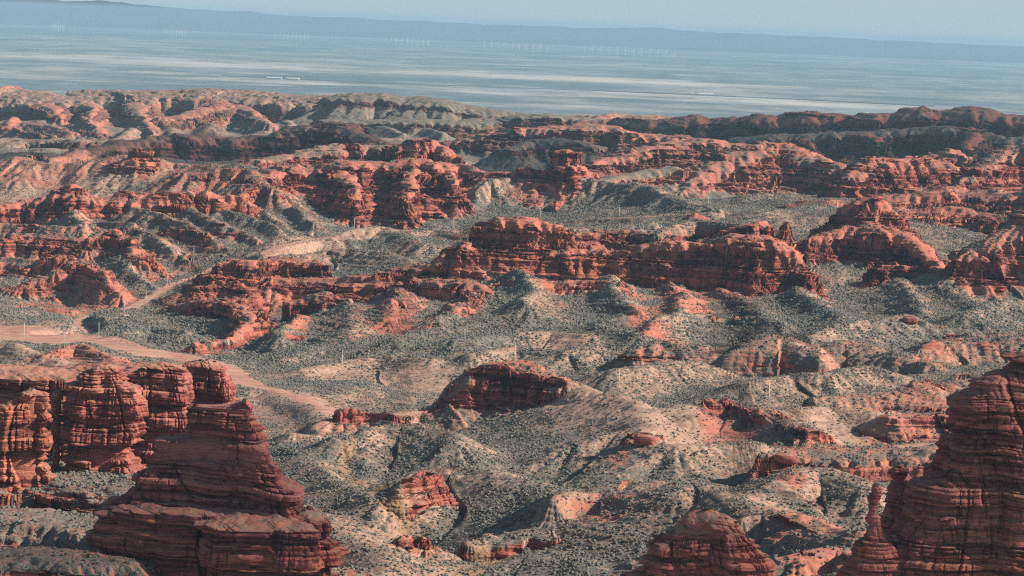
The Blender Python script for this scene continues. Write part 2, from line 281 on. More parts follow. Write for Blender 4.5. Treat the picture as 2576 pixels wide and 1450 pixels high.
# low light hills between the row and the hero cliff
hill([(700, 600, 2150), (780, 590, 2170), (850, 588, 2180), (920, 572, 2200), (960, 570, 2210), (1010, 590, 2170), (1080, 612, 2120)], slope=0.3, c=9, red=0.15, veg=0.45, lam=60, A=10)
hill([(1040, 580, 2240), (1100, 572, 2260), (1150, 585, 2220), (1190, 605, 2150)], slope=0.34, c=6, red=0.3, veg=0.4, lam=50, A=6)
hill([(660, 650, 2010), (740, 640, 2030), (820, 628, 2050), (900, 625, 2050), (960, 632, 2030), (1030, 652, 1990)], slope=0.3, c=8, red=0.3, veg=0.55, lam=50, A=10)
hill([(1150, 575, 2300), (1400, 556, 2260), (1550, 545, 2260), (1650, 540, 2250), (1740, 528, 2240)], slope=0.25, c=8, red=0.3, veg=0.6, lam=70, A=8)
hill([(1450, 572, 2150), (1560, 565, 2160), (1640, 560, 2170)], slope=0.25, c=8, red=0.2, veg=0.7, lam=60, A=8)

# ---- hero cliff in the middle (Y about 1900)
land([(690, 700, 1890, 6, 3), (760, 700, 1890, 8, 5), (860, 698, 1890, 9, 7), (930, 690, 1890, 9, 8), (1000, 676, 1890, 10, 8), (1060, 664, 1890, 10, 8), (1110, 648, 1890, 9, 8), (1150, 628, 1895, 8, 7), (1185, 603, 1900, 6, 6)],
     cap=2.2, ts=0.55, A=20, lam=50, flute=5, fl=16, red=0.95, rockx=2.0, veg=0.3, rough=1.3, run=0.4)
land([(1185, 610, 1900, 8, 14), (1260, 625, 1900, 12, 14), (1340, 635, 1900, 14, 15), (1420, 624, 1900, 14, 16), (1500, 622, 1900, 12, 16), (1560, 626, 1900, 12, 16)],
     cap=2.5, ts=0.55, A=18, lam=48, flute=5, fl=15, red=0.95, rockx=1.7, veg=0.3, rough=1.2, run=0.4, k=4)
land([(1218, 560, 1905, 7, 18), (1245, 549, 1905, 11, 21), (1300, 546, 1905, 13, 22), (1350, 551, 1905, 13, 22), (1395, 566, 1905, 9, 18)],
     cap=2.6, ts=0.75, A=5, lam=40, flute=3, fl=12, red=0.95, rockx=2.4, veg=0.1, rough=1.0, run=0.16, k=3)
land([(1540, 628, 1895, 8, 14), (1600, 613, 1895, 12, 20), (1660, 606, 1895, 13, 24), (1740, 606, 1890, 14, 27), (1800, 598, 1885, 14, 29), (1850, 592, 1880, 14, 32), (1900, 590, 1875, 14, 34), (1950, 606, 1870, 12, 32), (1985, 624, 1865, 10, 26), (2010, 655, 1860, 8, 18), (2035, 692, 1850, 5, 12)],
     cap=2.5, ts=0.6, A=12, lam=44, flute=4.5, fl=14, red=0.95, rockx=1.35, veg=0.2, rough=1.0, run=0.22, k=3)
land([(1822, 578, 1890, 4, 14), (1850, 562, 1890, 8, 16), (1880, 558, 1890, 9, 16), (1915, 556, 1888, 6, 16), (1928, 562, 1886, 4, 14)], cap=1.5, ts=1.0, A=3, lam=30, flute=2.5, fl=10, red=0.95, rockx=2.2, veg=0.0, run=0.14)
land([(1974, 556, 1885, 0.8, 12), (1984, 560, 1885, 1.6, 14), (1990, 590, 1884, 1.6, 8)], cap=2.0, ts=1.3, A=0.5, lam=30, flute=0.8, fl=5, red=1, rockx=3, veg=0, run=0.1)
land([(1650, 582, 2010, 5, 8), (1690, 566, 2030, 8, 9), (1750, 552, 2060, 12, 9), (1830, 560, 2030, 10, 9), (1900, 572, 2000, 8, 9), (1960, 575, 2000, 6, 10)], cap=4, ts=0.5, A=8, lam=40, flute=2.5, red=0.6, rockx=1.6, veg=0.9, run=0.2)
hill([(1735, 538, 2090), (1745, 534, 2090), (1760, 540, 2090)], slope=0.7, c=3, red=0.8, veg=0.3, lam=30, A=3)
land([(1440, 585, 2050, 5, 4), (1520, 580, 2060, 8, 5), (1570, 577, 2060, 6, 5), (1590, 580, 2060, 6, 5), (1640, 590, 2040, 6, 4)], cap=2, ts=0.45, A=8, lam=30, flute=2.5, fl=10, red=0.8, rockx=1.8, veg=0.4)
# lower benches and spurs of the hero cliff
land([(1040, 700, 1830, 5, 9), (1100, 702, 1825, 7, 10), (1160, 700, 1820, 8, 11), (1195, 706, 1815, 6, 10), (1220, 730, 1800, 3, 5)], cap=1.6, ts=0.55, A=8, lam=34, flute=4, fl=12, red=0.95, rockx=1.4, veg=0.3, run=0.2)
land([(860, 712, 1850, 5, 4), (930, 708, 1850, 6, 6), (1000, 712, 1840, 6, 6)], cap=1.6, ts=0.5, A=10, lam=34, flute=4, fl=12, red=0.95, rockx=1.6, veg=0.35)
land([(1260, 700, 1830, 4, 2), (1340, 708, 1820, 6, 3), (1420, 705, 1820, 6, 3), (1500, 706, 1820, 6, 3), (1560, 712, 1810, 4, 2)], cap=1.6, ts=0.5, A=12, lam=30, flute=3, fl=12, red=0.85, rockx=1.7, veg=0.4)
hill([(1310, 678, 1850), (1330, 712, 1790), (1335, 760, 1710)], slope=0.45, c=3, red=0.2, veg=0.7, lam=30, A=5)
hill([(1530, 690, 1850), (1560, 730, 1780), (1590, 780, 1710)], slope=0.42, c=4, red=0.3, veg=0.7, lam=36, A=7)
hill([(1700, 712, 1850), (1720, 745, 1780), (1680, 790, 1700), (1620, 832, 1640)], slope=0.42, c=4, red=0.85, veg=0.4, lam=36, A=7)
hill([(1830, 725, 1840), (1900, 765, 1770), (1950, 810, 1690)], slope=0.34, c=5, red=0.3, veg=0.7, lam=40, A=9)
hill([(1990, 720, 1830), (2060, 760, 1760), (2120, 790, 1700)], slope=0.34, c=5, red=0.25, veg=0.7, lam=40, A=9)
hill([(1200, 735, 1780), (1150, 775, 1720), (1080, 800, 1680)], slope=0.4, c=4, red=0.7, veg=0.5, lam=36, A=7)
hill([(1010, 720, 1800), (980, 760, 1740), (960, 800, 1690)], slope=0.4, c=4, red=0.7, veg=0.5, lam=36, A=7)
hill([(1160, 850, 1600), (1300, 838, 1640), (1400, 832, 1650), (1470, 842, 1630)], slope=0.22, c=7, red=0.1, veg=0.2, lam=60, A=7)
hill([(1000, 850, 1610), (1120, 822, 1670), (1260, 800, 1700), (1380, 782, 1720)], slope=0.22, c=6, red=0.1, veg=0.9, lam=60, A=7)
hill([(1600, 840, 1620), (1500, 815, 1680), (1560, 790, 1700)], slope=0.25, c=6, red=0.1, veg=0.9, lam=50, A=8)
# block with flat top (740-860)
land([(735, 752, 1790, 3, 10), (780, 738, 1795, 8, 12), (820, 735, 1795, 10, 12), (862, 747, 1790, 6, 10)], cap=2.5, ts=0.5, A=4, lam=40, flute=3, fl=12, red=0.8, rockx=1.25, veg=0.4, run=0.14)
hill([(870, 755, 1780), (900, 800, 1700), (880, 840, 1640)], slope=0.36, c=5, red=0.5, veg=0.6, lam=40, A=9)
hill([(760, 790, 1740), (735, 815, 1700), (700, 845, 1650)], slope=0.5, c=3, red=0.8, veg=0.5, lam=30, A=6)
# left-centre red hills
land([(560, 660, 1930, 3, 5), (590, 650, 1935, 7, 8), (620, 651, 1935, 7, 8), (640, 668, 1925, 4, 6)], cap=1.6, ts=0.6, A=3, lam=30, flute=2.5, fl=10, red=0.95, rockx=1.7, veg=0.1)
land([(660, 655, 1950, 4, 5), (720, 648, 1955, 9, 6), (780, 650, 1955, 9, 6), (810, 662, 1945, 4, 4)], cap=2, ts=0.5, A=10, lam=30, flute=3, fl=10, red=0.9, rockx=1.8, veg=0.35)
land([(470, 745, 1860, 3, 2), (520, 728, 1865, 5, 5), (570, 712, 1870, 5, 7), (592, 703, 1872, 5, 8), (615, 722, 1862, 5, 7), (635, 752, 1845, 3, 3)], cap=1.6, ts=0.55, A=6, lam=30, flute=3, fl=10, red=0.95, rockx=2.0, veg=0.15)
land([(440, 762, 1850, 4, 3), (520, 750, 1830, 8, 6), (600, 750, 1820, 8, 6)], cap=1.6, ts=0.5, A=8, lam=34, flute=3, fl=10, red=0.9, rockx=1.6, veg=0.4)
land([(585, 764, 1780, 4, 4), (610, 768, 1770, 6, 6), (635, 790, 1740, 6, 6), (615, 825, 1700, 5, 5), (560, 850, 1660, 3, 2), (490, 862, 1640, 2, 0)], cap=1.6, ts=0.5, A=12, lam=34, flute=4, fl=12, red=0.95, rockx=2.2, veg=0.25)
hill([(440, 795, 1790), (520, 800, 1770), (570, 800, 1760)], slope=0.36, c=5, red=0.3, veg=0.8, lam=34, A=9)
hill([(300, 828, 1700), (380, 822, 1720), (460, 830, 1700)], slope=0.3, c=5, red=0.1, veg=0.9, lam=34, A=7)

# ---- right side
land([(2000, 512, 2400, 10, 4), (2060, 503, 2420, 14, 6), (2100, 500, 2430, 14, 6), (2140, 512, 2420, 12, 6), (2180, 500, 2420, 12, 6), (2250, 490, 2440, 16, 7), (2310, 482, 2450, 18, 8), (2370, 470, 2460, 20, 9), (2430, 475, 2460, 20, 12), (2490, 474, 2450, 18, 14), (2520, 490, 2430, 14, 10), (2620, 470, 2420, 14, 8), (2760, 470, 2420, 14, 8)],
     cap=5, ts=0.4, A=28, lam=60, flute=5, fl=18, red=0.75, rockx=2.0, veg=0.35, rough=1.3, run=0.35)
land([(2230, 545, 2250, 10, 8), (2300, 525, 2270, 14, 10), (2380, 520, 2270, 16, 10), (2460, 530, 2260, 14, 10), (2540, 545, 2240, 12, 8)], cap=3, ts=0.45, A=24, lam=55, flute=5, fl=16, red=0.85, rockx=2.0, veg=0.3)
land([(2130, 520, 2050, 4, 12), (2160, 505, 2050, 8, 16), (2195, 497, 2050, 9, 18), (2220, 506, 2050, 7, 18), (2240, 530, 2045, 5, 16)], cap=2.5, ts=0.8, A=4, lam=34, flute=3, fl=12, red=0.95, rockx=2.6, veg=0.05)
land([(2040, 597, 2010, 5, 14), (2090, 585, 2020, 10, 18), (2140, 572, 2025, 14, 20), (2200, 564, 2025, 16, 22), (2260, 580, 2015, 14, 24), (2310, 610, 2000, 11, 22), (2350, 645, 1980, 8, 18), (2375, 672, 1965, 4, 12)],
     cap=3, ts=0.55, A=16, lam=44, flute=5, fl=14, red=0.95, rockx=1.5, veg=0.15, run=0.3)
land([(2215, 668, 1930, 3, 6), (2250, 655, 1935, 7, 9), (2285, 665, 1930, 4, 6)], cap=2, ts=0.6, A=4, lam=30, flute=3, fl=10, red=0.95, rockx=1.8, veg=0.05)
land([(2425, 640, 1880, 6, 10), (2450, 615, 1890, 10, 14), (2500, 590, 1900, 14, 16), (2550, 562, 1910, 18, 16), (2620, 520, 1920, 20, 16), (2760, 500, 1920, 20, 16)], cap=4, ts=0.5, A=14, lam=44, flute=5, fl=14, red=0.7, rockx=1.7, veg=0.4, run=0.25)
land([(2395, 474, 2600, 6, 10), (2430, 448, 2620, 10, 12), (2470, 412, 2650, 14, 14), (2510, 385, 2680, 16, 14), (2560, 364, 2700, 18, 14), (2640, 340, 2700, 18, 14), (2760, 330, 2700, 18, 14)], cap=4, ts=0.5, A=16, lam=50, flute=5, fl=16, red=0.6, rockx=2.5, veg=0.4, run=0.3)
hill([(2250, 700, 1880), (2300, 740, 1820), (2330, 790, 1740)], slope=0.36, c=5, red=0.3, veg=0.7, lam=40, A=9)
hill([(2340, 690, 1900), (2420, 740, 1830), (2480, 780, 1760)], slope=0.34, c=5, red=0.3, veg=0.7, lam=40, A=9)
hill([(2420, 790, 1720), (2500, 765, 1760), (2620, 745, 1790)], slope=0.3, c=6, red=0.15, veg=0.8, lam=40, A=8)
hill([(2060, 840, 1620), (2120, 812, 1660), (2200, 800, 1680), (2280, 792, 1690)], slope=0.25, c=6, red=0.2, veg=0.7, lam=40, A=8)

# ---- low red ledges, right of centre (Y about 1500)
land([(1590, 872, 1500, 8.8, 2), (1650, 860, 1510, 22, 4), (1690, 855, 1515, 26.4, 5), (1760, 868, 1510, 26.4, 5), (1830, 876, 1505, 17.6, 4)], cap=8, ts=0.34, A=6, lam=40, flute=1.8, fl=14, red=0.59, rockx=1.3, veg=0.65, run=0.12)
land([(1845, 882, 1480, 11, 5), (1890, 862, 1490, 26.4, 8), (1940, 846, 1500, 33, 10), (1990, 852, 1500, 30.8, 11), (2030, 872, 1490, 22, 11), (2052, 895, 1470, 11, 8)], cap=10, ts=0.4, A=5, lam=40, flute=2.4, fl=14, red=0.56, rockx=1.3, veg=0.65, run=0.16)
land([(2060, 868, 1500, 17.6, 3), (2130, 859, 1510, 26.4, 4), (2200, 872, 1500, 22, 4), (2260, 888, 1480, 22, 4), (2320, 902, 1460, 13.2, 3)], cap=6, ts=0.36, A=5, lam=40, flute=1.8, fl=14, red=0.59, rockx=1.3, veg=0.65, run=0.12)
land([(2310, 880, 1490, 8.8, 4), (2350, 862, 1510, 22, 5), (2410, 856, 1520, 26.4, 5), (2480, 848, 1530, 30.8, 6), (2560, 845, 1530, 30.8, 6), (2700, 840, 1530, 30.8, 6)], cap=8, ts=0.36, A=6, lam=40, flute=2.4, fl=14, red=0.59, rockx=1.4, veg=0.65, run=0.16)
hill([(1560, 925, 1420), (1660, 910, 1440), (1760, 905, 1450)], slope=0.28, c=7, red=0.1, veg=0.5, lam=45, A=9)
hill([(1880, 955, 1380), (1980, 940, 1400), (2080, 935, 1400), (2200, 920, 1420)], slope=0.26, c=8, red=0.05, veg=0.6, lam=45, A=9)
hill([(1180, 890, 1500), (1300, 868, 1540), (1420, 880, 1520), (1500, 870, 1540)], slope=0.24, c=8, red=0.15, veg=0.6, lam=50, A=9)
hill([(760, 930, 1480), (860, 905, 1520), (980, 890, 1530), (1080, 905, 1500)], slope=0.2, c=8, red=0.05, veg=0.45, lam=60, A=8)
hill([(700, 900, 1560), (820, 870, 1620), (900, 862, 1640)], slope=0.2, c=8, red=0.05, veg=0.8, lam=60, A=8)
land([(2060, 1000, 1290, 8.8, 2), (2180, 990, 1310, 26.4, 3), (2280, 975, 1320, 30.8, 4), (2380, 968, 1330, 30.8, 4), (2460, 960, 1340, 30.8, 4), (2700, 950, 1340, 30.8, 4)], cap=6, ts=0.34, A=7, lam=44, flute=2.4, fl=14, red=0.56, rockx=1.6, veg=0.65)
land([(2240, 1045, 1190, 13.2, 3), (2330, 1040, 1200, 22, 4), (2430, 1035, 1200, 22, 4), (2560, 1035, 1200, 22, 4)], cap=6, ts=0.4, A=5, lam=36, flute=2.4, fl=12, red=0.63, rockx=1.4, veg=0.55)

# ---- dark cliffed hill, centre (Y about 1250)
land([(1020, 1035, 1262, 2, 3), (1080, 1000, 1262, 4, 6), (1130, 968, 1264, 6, 10), (1175, 938, 1266, 7, 14), (1210, 922, 1268, 9, 15), (1260, 911, 1270, 10, 15), (1310, 908, 1270, 10, 14), (1350, 918, 1265, 9, 13), (1395, 942, 1260, 7, 12), (1425, 962, 1250, 5, 7)],
     cap=2.6, ts=0.62, A=7, lam=36, flute=3.5, fl=12, red=0.66, rockx=1.25, veg=0.45, run=0.2, k=3)
land([(860, 1022, 1250, 2, 3), (930, 1010, 1255, 4, 4), (1000, 1000, 1255, 5, 4), (1060, 985, 1260, 5, 4), (1120, 960, 1265, 4, 4)], cap=1.5, ts=0.5, A=5, lam=30, flute=3, fl=10, red=0.63, rockx=1.6, veg=0.55)
hill([(1425, 952, 1290), (1470, 966, 1270), (1500, 978, 1240), (1560, 1000, 1225), (1620, 1020, 1205), (1680, 1030, 1190), (1740, 1046, 1170)], slope=0.36, c=7, red=0.08, veg=0.15, lam=50, A=7)
hill([(1560, 1003, 1222), (1600, 1040, 1160), (1640, 1080, 1110)], slope=0.3, c=8, red=0.05, veg=0.1, lam=50, A=6)
hill([(1690, 1035, 1180), (1760, 1022, 1190), (1830, 1010, 1200), (1870, 1014, 1195), (1930, 1030, 1180), (1990, 1050, 1160), (2050, 1075, 1130)], slope=0.3, c=9, red=0.45, veg=0.5, lam=46, A=14)
hill([(1960, 1040, 1190), (2080, 1020, 1230), (2180, 1030, 1220)], slope=0.22, c=8, red=0.05, veg=0.2, lam=46, A=8)
hill([(880, 1098, 1110), (950, 1074, 1140), (1020, 1063, 1150), (1080, 1067, 1145), (1120, 1085, 1120), (1145, 1105, 1100)], slope=0.32, c=8, red=0.2, veg=0.6, lam=40, A=8)
hill([(640, 985, 1380), (680, 980, 1385), (740, 1000, 1350), (800, 1030, 1290), (830, 1050, 1260)], slope=0.28, c=8, red=0.05, veg=0.15, lam=50, A=6)
hill([(740, 1090, 1150), (800, 1090, 1160), (860, 1085, 1170)], slope=0.35, c=4, red=0.3, veg=0.6, lam=30, A=5)
land([(1596, 1103, 1085, 1.5, 4), (1620, 1100, 1085, 3, 5), (1645, 1104, 1085, 2, 4)], cap=0.8, ts=0.6, A=1, lam=30, flute=1.0, fl=6, red=0.63, rockx=1.5, veg=0.35)
hill([(1480, 1110, 1100), (1560, 1090, 1120), (1620, 1098, 1100), (1700, 1120, 1070), (1800, 1115, 1080), (1900, 1110, 1090)], slope=0.26, c=8, red=0.25, veg=0.6, lam=44, A=10)
# knolls below
hill([(985, 1235, 960), (1040, 1200, 985), (1090, 1180, 1000), (1150, 1174, 1005), (1220, 1180, 1000), (1280, 1190, 990), (1340, 1212, 970), (1400, 1243, 940)], slope=0.32, c=9, red=0.15, veg=0.6, lam=44, A=8)
land([(990, 1232, 955, 4.8, 3), (1040, 1206, 965, 8, 4), (1075, 1200, 970, 6.4, 4)], cap=3.2, ts=0.5, A=1.8, lam=20, flute=1.4, fl=8, red=0.63, rockx=1.6, veg=0.45)
land([(1400, 1256, 905, 4.8, 1.5), (1450, 1236, 920, 12.8, 2), (1500, 1222, 930, 16, 3), (1550, 1238, 920, 16, 4), (1620, 1255, 910, 16, 4), (1690, 1258, 905, 9.6, 2)], cap=5.6, ts=0.4, A=3.6, lam=30, flute=1.4, fl=12, red=0.52, rockx=1.2, veg=0.65, run=0.12)
land([(1600, 1228, 960, 8, 1.5), (1660, 1212, 970, 12.8, 2.5), (1720, 1214, 970, 11.2, 2)], cap=3.2, ts=0.35, A=3, lam=30, flute=1.4, fl=12, red=0.49, rockx=1.3, veg=0.65)
hill([(1700, 1235, 900), (1760, 1215, 910), (1810, 1220, 905), (1860, 1255, 880), (1900, 1280, 860)], slope=0.34, c=8, red=0.3, veg=0.6, lam=40, A=7)
hill([(1950, 1215, 920), (2020, 1185, 940), (2080, 1180, 945), (2130, 1195, 935), (2165, 1215, 920)], slope=0.34, c=8, red=0.3, veg=0.6, lam=36, A=7)
land([(1870, 1300, 830, 4.8, 1), (1930, 1290, 835, 16, 2), (2000, 1298, 830, 19.2, 3), (2080, 1320, 815, 16, 2), (2140, 1338, 800, 8, 1)], cap=4.8, ts=0.34, A=2.4, lam=30, flute=1.4, fl=12, red=0.49, rockx=1.2, veg=0.60)
hill([(2000, 1400, 770), (2080, 1380, 780), (2150, 1390, 770)], slope=0.4, c=6, red=0.6, veg=0.5, lam=30, A=6)
# straight dark cliff line, right (Y about 1050)
land([(1925, 1140, 1040, 3, 4), (1980, 1134, 1045, 8, 7), (2060, 1130, 1050, 14, 9), (2140, 1128, 1055, 18, 10), (2220, 1126, 1060, 20, 10), (2300, 1126, 1060, 20, 10), (2380, 1120, 1060, 20, 10), (2600, 1115, 1060, 20, 10)],
     cap=2.5, ts=0.5, A=5, lam=40, flute=3, fl=12, red=0.56, rockx=1.2, veg=0.60, run=0.12, k=3)
land([(1945, 1172, 985, 1, 1.5), (1975, 1167, 985, 2.5, 2.5)], cap=0.8, ts=0.5, A=1, lam=30, flute=0.6, fl=6, red=0.56, rockx=1.6, veg=0.35)
# eroded bank beside the wash
land([(1180, 1352, 880, 2, 3), (1240, 1345, 885, 6, 5), (1300, 1340, 890, 8, 6), (1345, 1342, 890, 5, 5), (1385, 1350, 885, 2, 3)], cap=0.8, ts=0.5, A=4, lam=16, flute=2.5, fl=8, red=0.35, rockx=1.2, veg=0.75, run=0.3)
land([(1000, 1345, 880, 1, 2), (1030, 1340, 885, 2.5, 3), (1060, 1345, 880, 1, 2)], cap=0.6, ts=0.6, A=2, lam=10, flute=1.5, fl=6, red=0.63, rockx=1.3, veg=0.35, run=0.3)
hill([(620, 1240, 1000), (800, 1300, 930), (900, 1350, 880), (980, 1420, 830)], slope=0.2, c=8, red=0.1, veg=0.4, lam=40, A=6)
hill([(700, 1110, 1150), (760, 1150, 1090), (830, 1200, 1040), (900, 1240, 1000)], slope=0.16, c=8, red=0.1, veg=0.6, lam=40, A=6)
hill([(1200, 1420, 850), (1300, 1400, 860), (1400, 1410, 850), (1480, 1430, 840)], slope=0.22, c=7, red=0.05, veg=0.9, lam=40, A=5)
# hills left of the river bed, behind the front wall
hill([(-60, 868, 1500), (20, 862, 1500), (90, 890, 1460), (150, 910, 1420)], slope=0.34, c=7, red=0.3, veg=0.15, lam=40, A=6)
hill([(130, 885, 1440), (170, 868, 1460), (205, 864, 1465), (240, 876, 1450), (280, 900, 1420)], slope=0.4, c=6, red=0.85, veg=0.35, lam=34, A=6)
hill([(260, 905, 1440), (310, 898, 1455), (350, 902, 1450), (400, 912, 1430)], slope=0.3, c=5, red=0.1, veg=0.4, lam=34, A=5)
# ---- foreground shelf the near buttes stand on
land([(-300, 1180, 790, 40, 8), (0, 1180, 790, 40, 8), (200, 1185, 790, 40, 8), (350, 1195, 780, 30, 8), (470, 1230, 740, 20, 6)], cap=5, ts=0.5, A=8, lam=34, flute=4, fl=12, red=0.85, rockx=1.0, veg=0.95, run=0.15)
land([(-300, 1300, 690, 12, 5), (0, 1290, 690, 14, 5), (100, 1288, 690, 16, 6), (200, 1300, 685, 16, 6), (300, 1310, 680, 14, 5)], cap=3, ts=0.5, A=5, lam=30, flute=3, fl=10, red=0.85, rockx=1.0, veg=0.95, run=0.12)
land([(-300, 1385, 625, 10, 5), (0, 1380, 625, 12, 5), (100, 1378, 625, 12, 5), (180, 1390, 620, 10, 5), (280, 1400, 620, 10, 5)], cap=2, ts=0.5, A=5, lam=24, flute=3, fl=10, red=0.9, rockx=1.0, veg=0.9, run=0.12)
hill([(2130, 1440, 640), (2250, 1420, 640), (2400, 1410, 630), (2700, 1400, 630)], slope=0.45, c=10, red=0.8, veg=0.4, lam=30, A=6)

# ------------------------------------------------------------------ evaluate the relief
bp = np.array(BASE, float)
low_ = (bp[:, 1] >= 850) & (bp[:, 1] <= 1760) & (bp[:, 0] > 640) & ~((bp[:, 0] == 750) & (bp[:, 1] == 1370))
bp[low_, 2] -= 9
low2 = (bp[:, 1] > 1760) & (bp[:, 1] <= 1900) & (bp[:, 0] > 1700)
bp[low2, 2] -= 6
bx = ray(bp[:, 0], np.full(len(bp), 400.0))[:, 0] * bp[:, 1]
bX = np.stack([bx, bp[:, 1] * 0.6], -1) / 400.0
def tps(r2): return r2 * np.log(r2 + 1e-6)
nB = len(bX)
K = tps(((bX[:, None] - bX[None]) ** 2).sum(-1)) + np.eye(nB) * 0.06
A_ = np.zeros((nB + 3, nB + 3)); A_[:nB, :nB] = K; A_[:nB, nB] = 1; A_[:nB, nB + 1:] = bX; A_[nB, :nB] = 1; A_[nB + 1:, :nB] = bX.T
sol = np.linalg.solve(A_, np.concatenate([bp[:, 2], [0, 0, 0]]))
gy = np.exp(np.linspace(np.log(250), np.log(7600), 160)); gm = np.linspace(-0.26, 0.26, 80)
GM, GYY = np.meshgrid(gm, gy)
gp = np.stack([GM * GYY, GYY * 0.6], -1).reshape(-1, 2) / 400.0
BG = (tps(((gp[:, None] - bX[None]) ** 2).sum(-1)) @ sol[:nB] + sol[nB] + gp @ sol[nB + 1:]).reshape(160, 80)
def base_z(x, y):
    fi = np.clip((np.log(y) - np.log(250)) / (np.log(7600) - np.log(250)) * 159, 0, 158.999)
    fj = np.clip((x / y + 0.26) / 0.52 * 79, 0, 78.999)
    i = fi.astype(np.int32); j = fj.astype(np.int32); a = fi - i; b = fj - j
    return ((BG[i, j] * (1 - b) + BG[i, j + 1] * b) * (1 - a) + (BG[i + 1, j] * (1 - b) + BG[i + 1, j + 1] * b) * a).astype(np.float32)

def polydist(x, y, px, py, attrs):
    best = np.full(x.shape, 1e18, np.float32)
    out = [np.zeros(x.shape, np.float32) for _ in attrs]
    tt = np.zeros(x.shape, np.float32); nx = np.zeros(x.shape, np.float32); ny = np.zeros(x.shape, np.float32)
    acc = 0.0
    for i in range(len(px) - 1):
        dx, dy = px[i + 1] - px[i], py[i + 1] - py[i]
        l = math.hypot(dx, dy) + 1e-6
        t = np.clip(((x - px[i]) * dx + (y - py[i]) * dy) / (l * l), 0, 1)
        ex = x - (px[i] + t * dx); ey = y - (py[i] + t * dy)
        d2 = ex * ex + ey * ey
        m = d2 < best
        best = np.where(m, d2, best)
        for o, a in zip(out, attrs):
            np.copyto(o, (a[i] + (a[i + 1] - a[i]) * t).astype(np.float32), where=m)
        np.copyto(tt, (acc + t * l).astype(np.float32), where=m)
        np.copyto(nx, ex.astype(np.float32), where=m); np.copyto(ny, ey.astype(np.float32), where=m)
        acc += l
    return np.sqrt(best), out, tt, nx, ny

def pline(pts):
    p = np.array(pts, float); w3 = P(p[:, 0], p[:, 1], p[:, 2])
    return w3[:, 0], w3[:, 1], w3[:, 2], p[:, 3]
ROADS = [pline([(1790, 536, 2225, 3), (1700, 541, 2235, 3), (1640, 545, 2240, 3.2), (1560, 548, 2250, 3.2), (1450, 553, 2270, 3.2), (1300, 566, 2270, 3), (1180, 580, 2265, 3), (1110, 582, 2258, 3.4), (1050, 582, 2258, 3.4), (980, 577, 2268, 3.2), (900, 588, 2230, 3), (780, 604, 2160, 3),
                (690, 622, 2085, 3.2), (655, 641, 2065, 3.2), (600, 656, 2080, 3.2), (555, 667, 2080, 3.4), (520, 682, 2050, 3.4), (470, 702, 2030, 3.4), (430, 716, 2010, 3.6), (395, 738, 1960, 3.6), (370, 754, 1935, 3.6), (330, 775, 1900, 3.4), (290, 783, 1880, 3.2), (240, 790, 1862, 3.0),
                (212, 797, 1850, 3.0), (195, 808, 1825, 3), (203, 822, 1795, 3), (222, 833, 1775, 3), (225, 843, 1750, 3), (205, 850, 1735, 3), (120, 856, 1715, 2.5)]),
         pline([(212, 797, 1850, 2), (140, 801, 1845, 1.6), (0, 802, 1850, 1.6), (-200, 806, 1850, 1.6)]),
         pline([(2400, 1110, 1075, 3), (2340, 1116, 1070, 3), (2270, 1124, 1064, 2.5)])]
RIVER = [pline([(-300, 832, 1715, 38), (-100, 830, 1715, 36), (0, 831, 1712, 34), (100, 840, 1695, 30), (200, 854, 1670, 26), (300, 872, 1630, 24), (400, 889, 1580, 24), (480, 912, 1530, 16), (540, 935, 1490, 10), (590, 952, 1455, 8), (640, 972, 1418, 5), (700, 988, 1378, 3), (750, 1000, 1350, 3), (830, 1024, 1310, 5), (900, 1046, 1282, 11), (960, 1058, 1268, 16), (1005, 1066, 1258, 12), (1030, 1072, 1250, 4)])]
CUT = [pline([(800, 1047, 1250, 3.5), (850, 1068, 1215, 4), (890, 1085, 1190, 3.5)])]
WASH = [pline([(780, 1060, 1210, 1.5), (850, 1115, 1150, 2.4), (880, 1150, 1110, 2.4), (860, 1190, 1080, 2.7), (900, 1215, 1050, 2.4), (960, 1240, 1010, 2.1), (940, 1270, 985, 2.1), (1000, 1300, 950, 2.7), (1080, 1330, 915, 3), (1150, 1365, 890, 3), (1250, 1395, 870, 3.3), (1180, 1430, 850, 3.6), (1150, 1480, 820, 3.6)])]

# patches of bare pale crest, red soil or dense scrub: u, v, Y, radius across (m), radius deep (m), kind, strength
PATCH = []
def patch(kind, s, *pp):
    for u, v, Y, ru, rd in pp:
        q = P(u, v, Y); PATCH.append((q[0], q[1], ru, rd, kind, s))

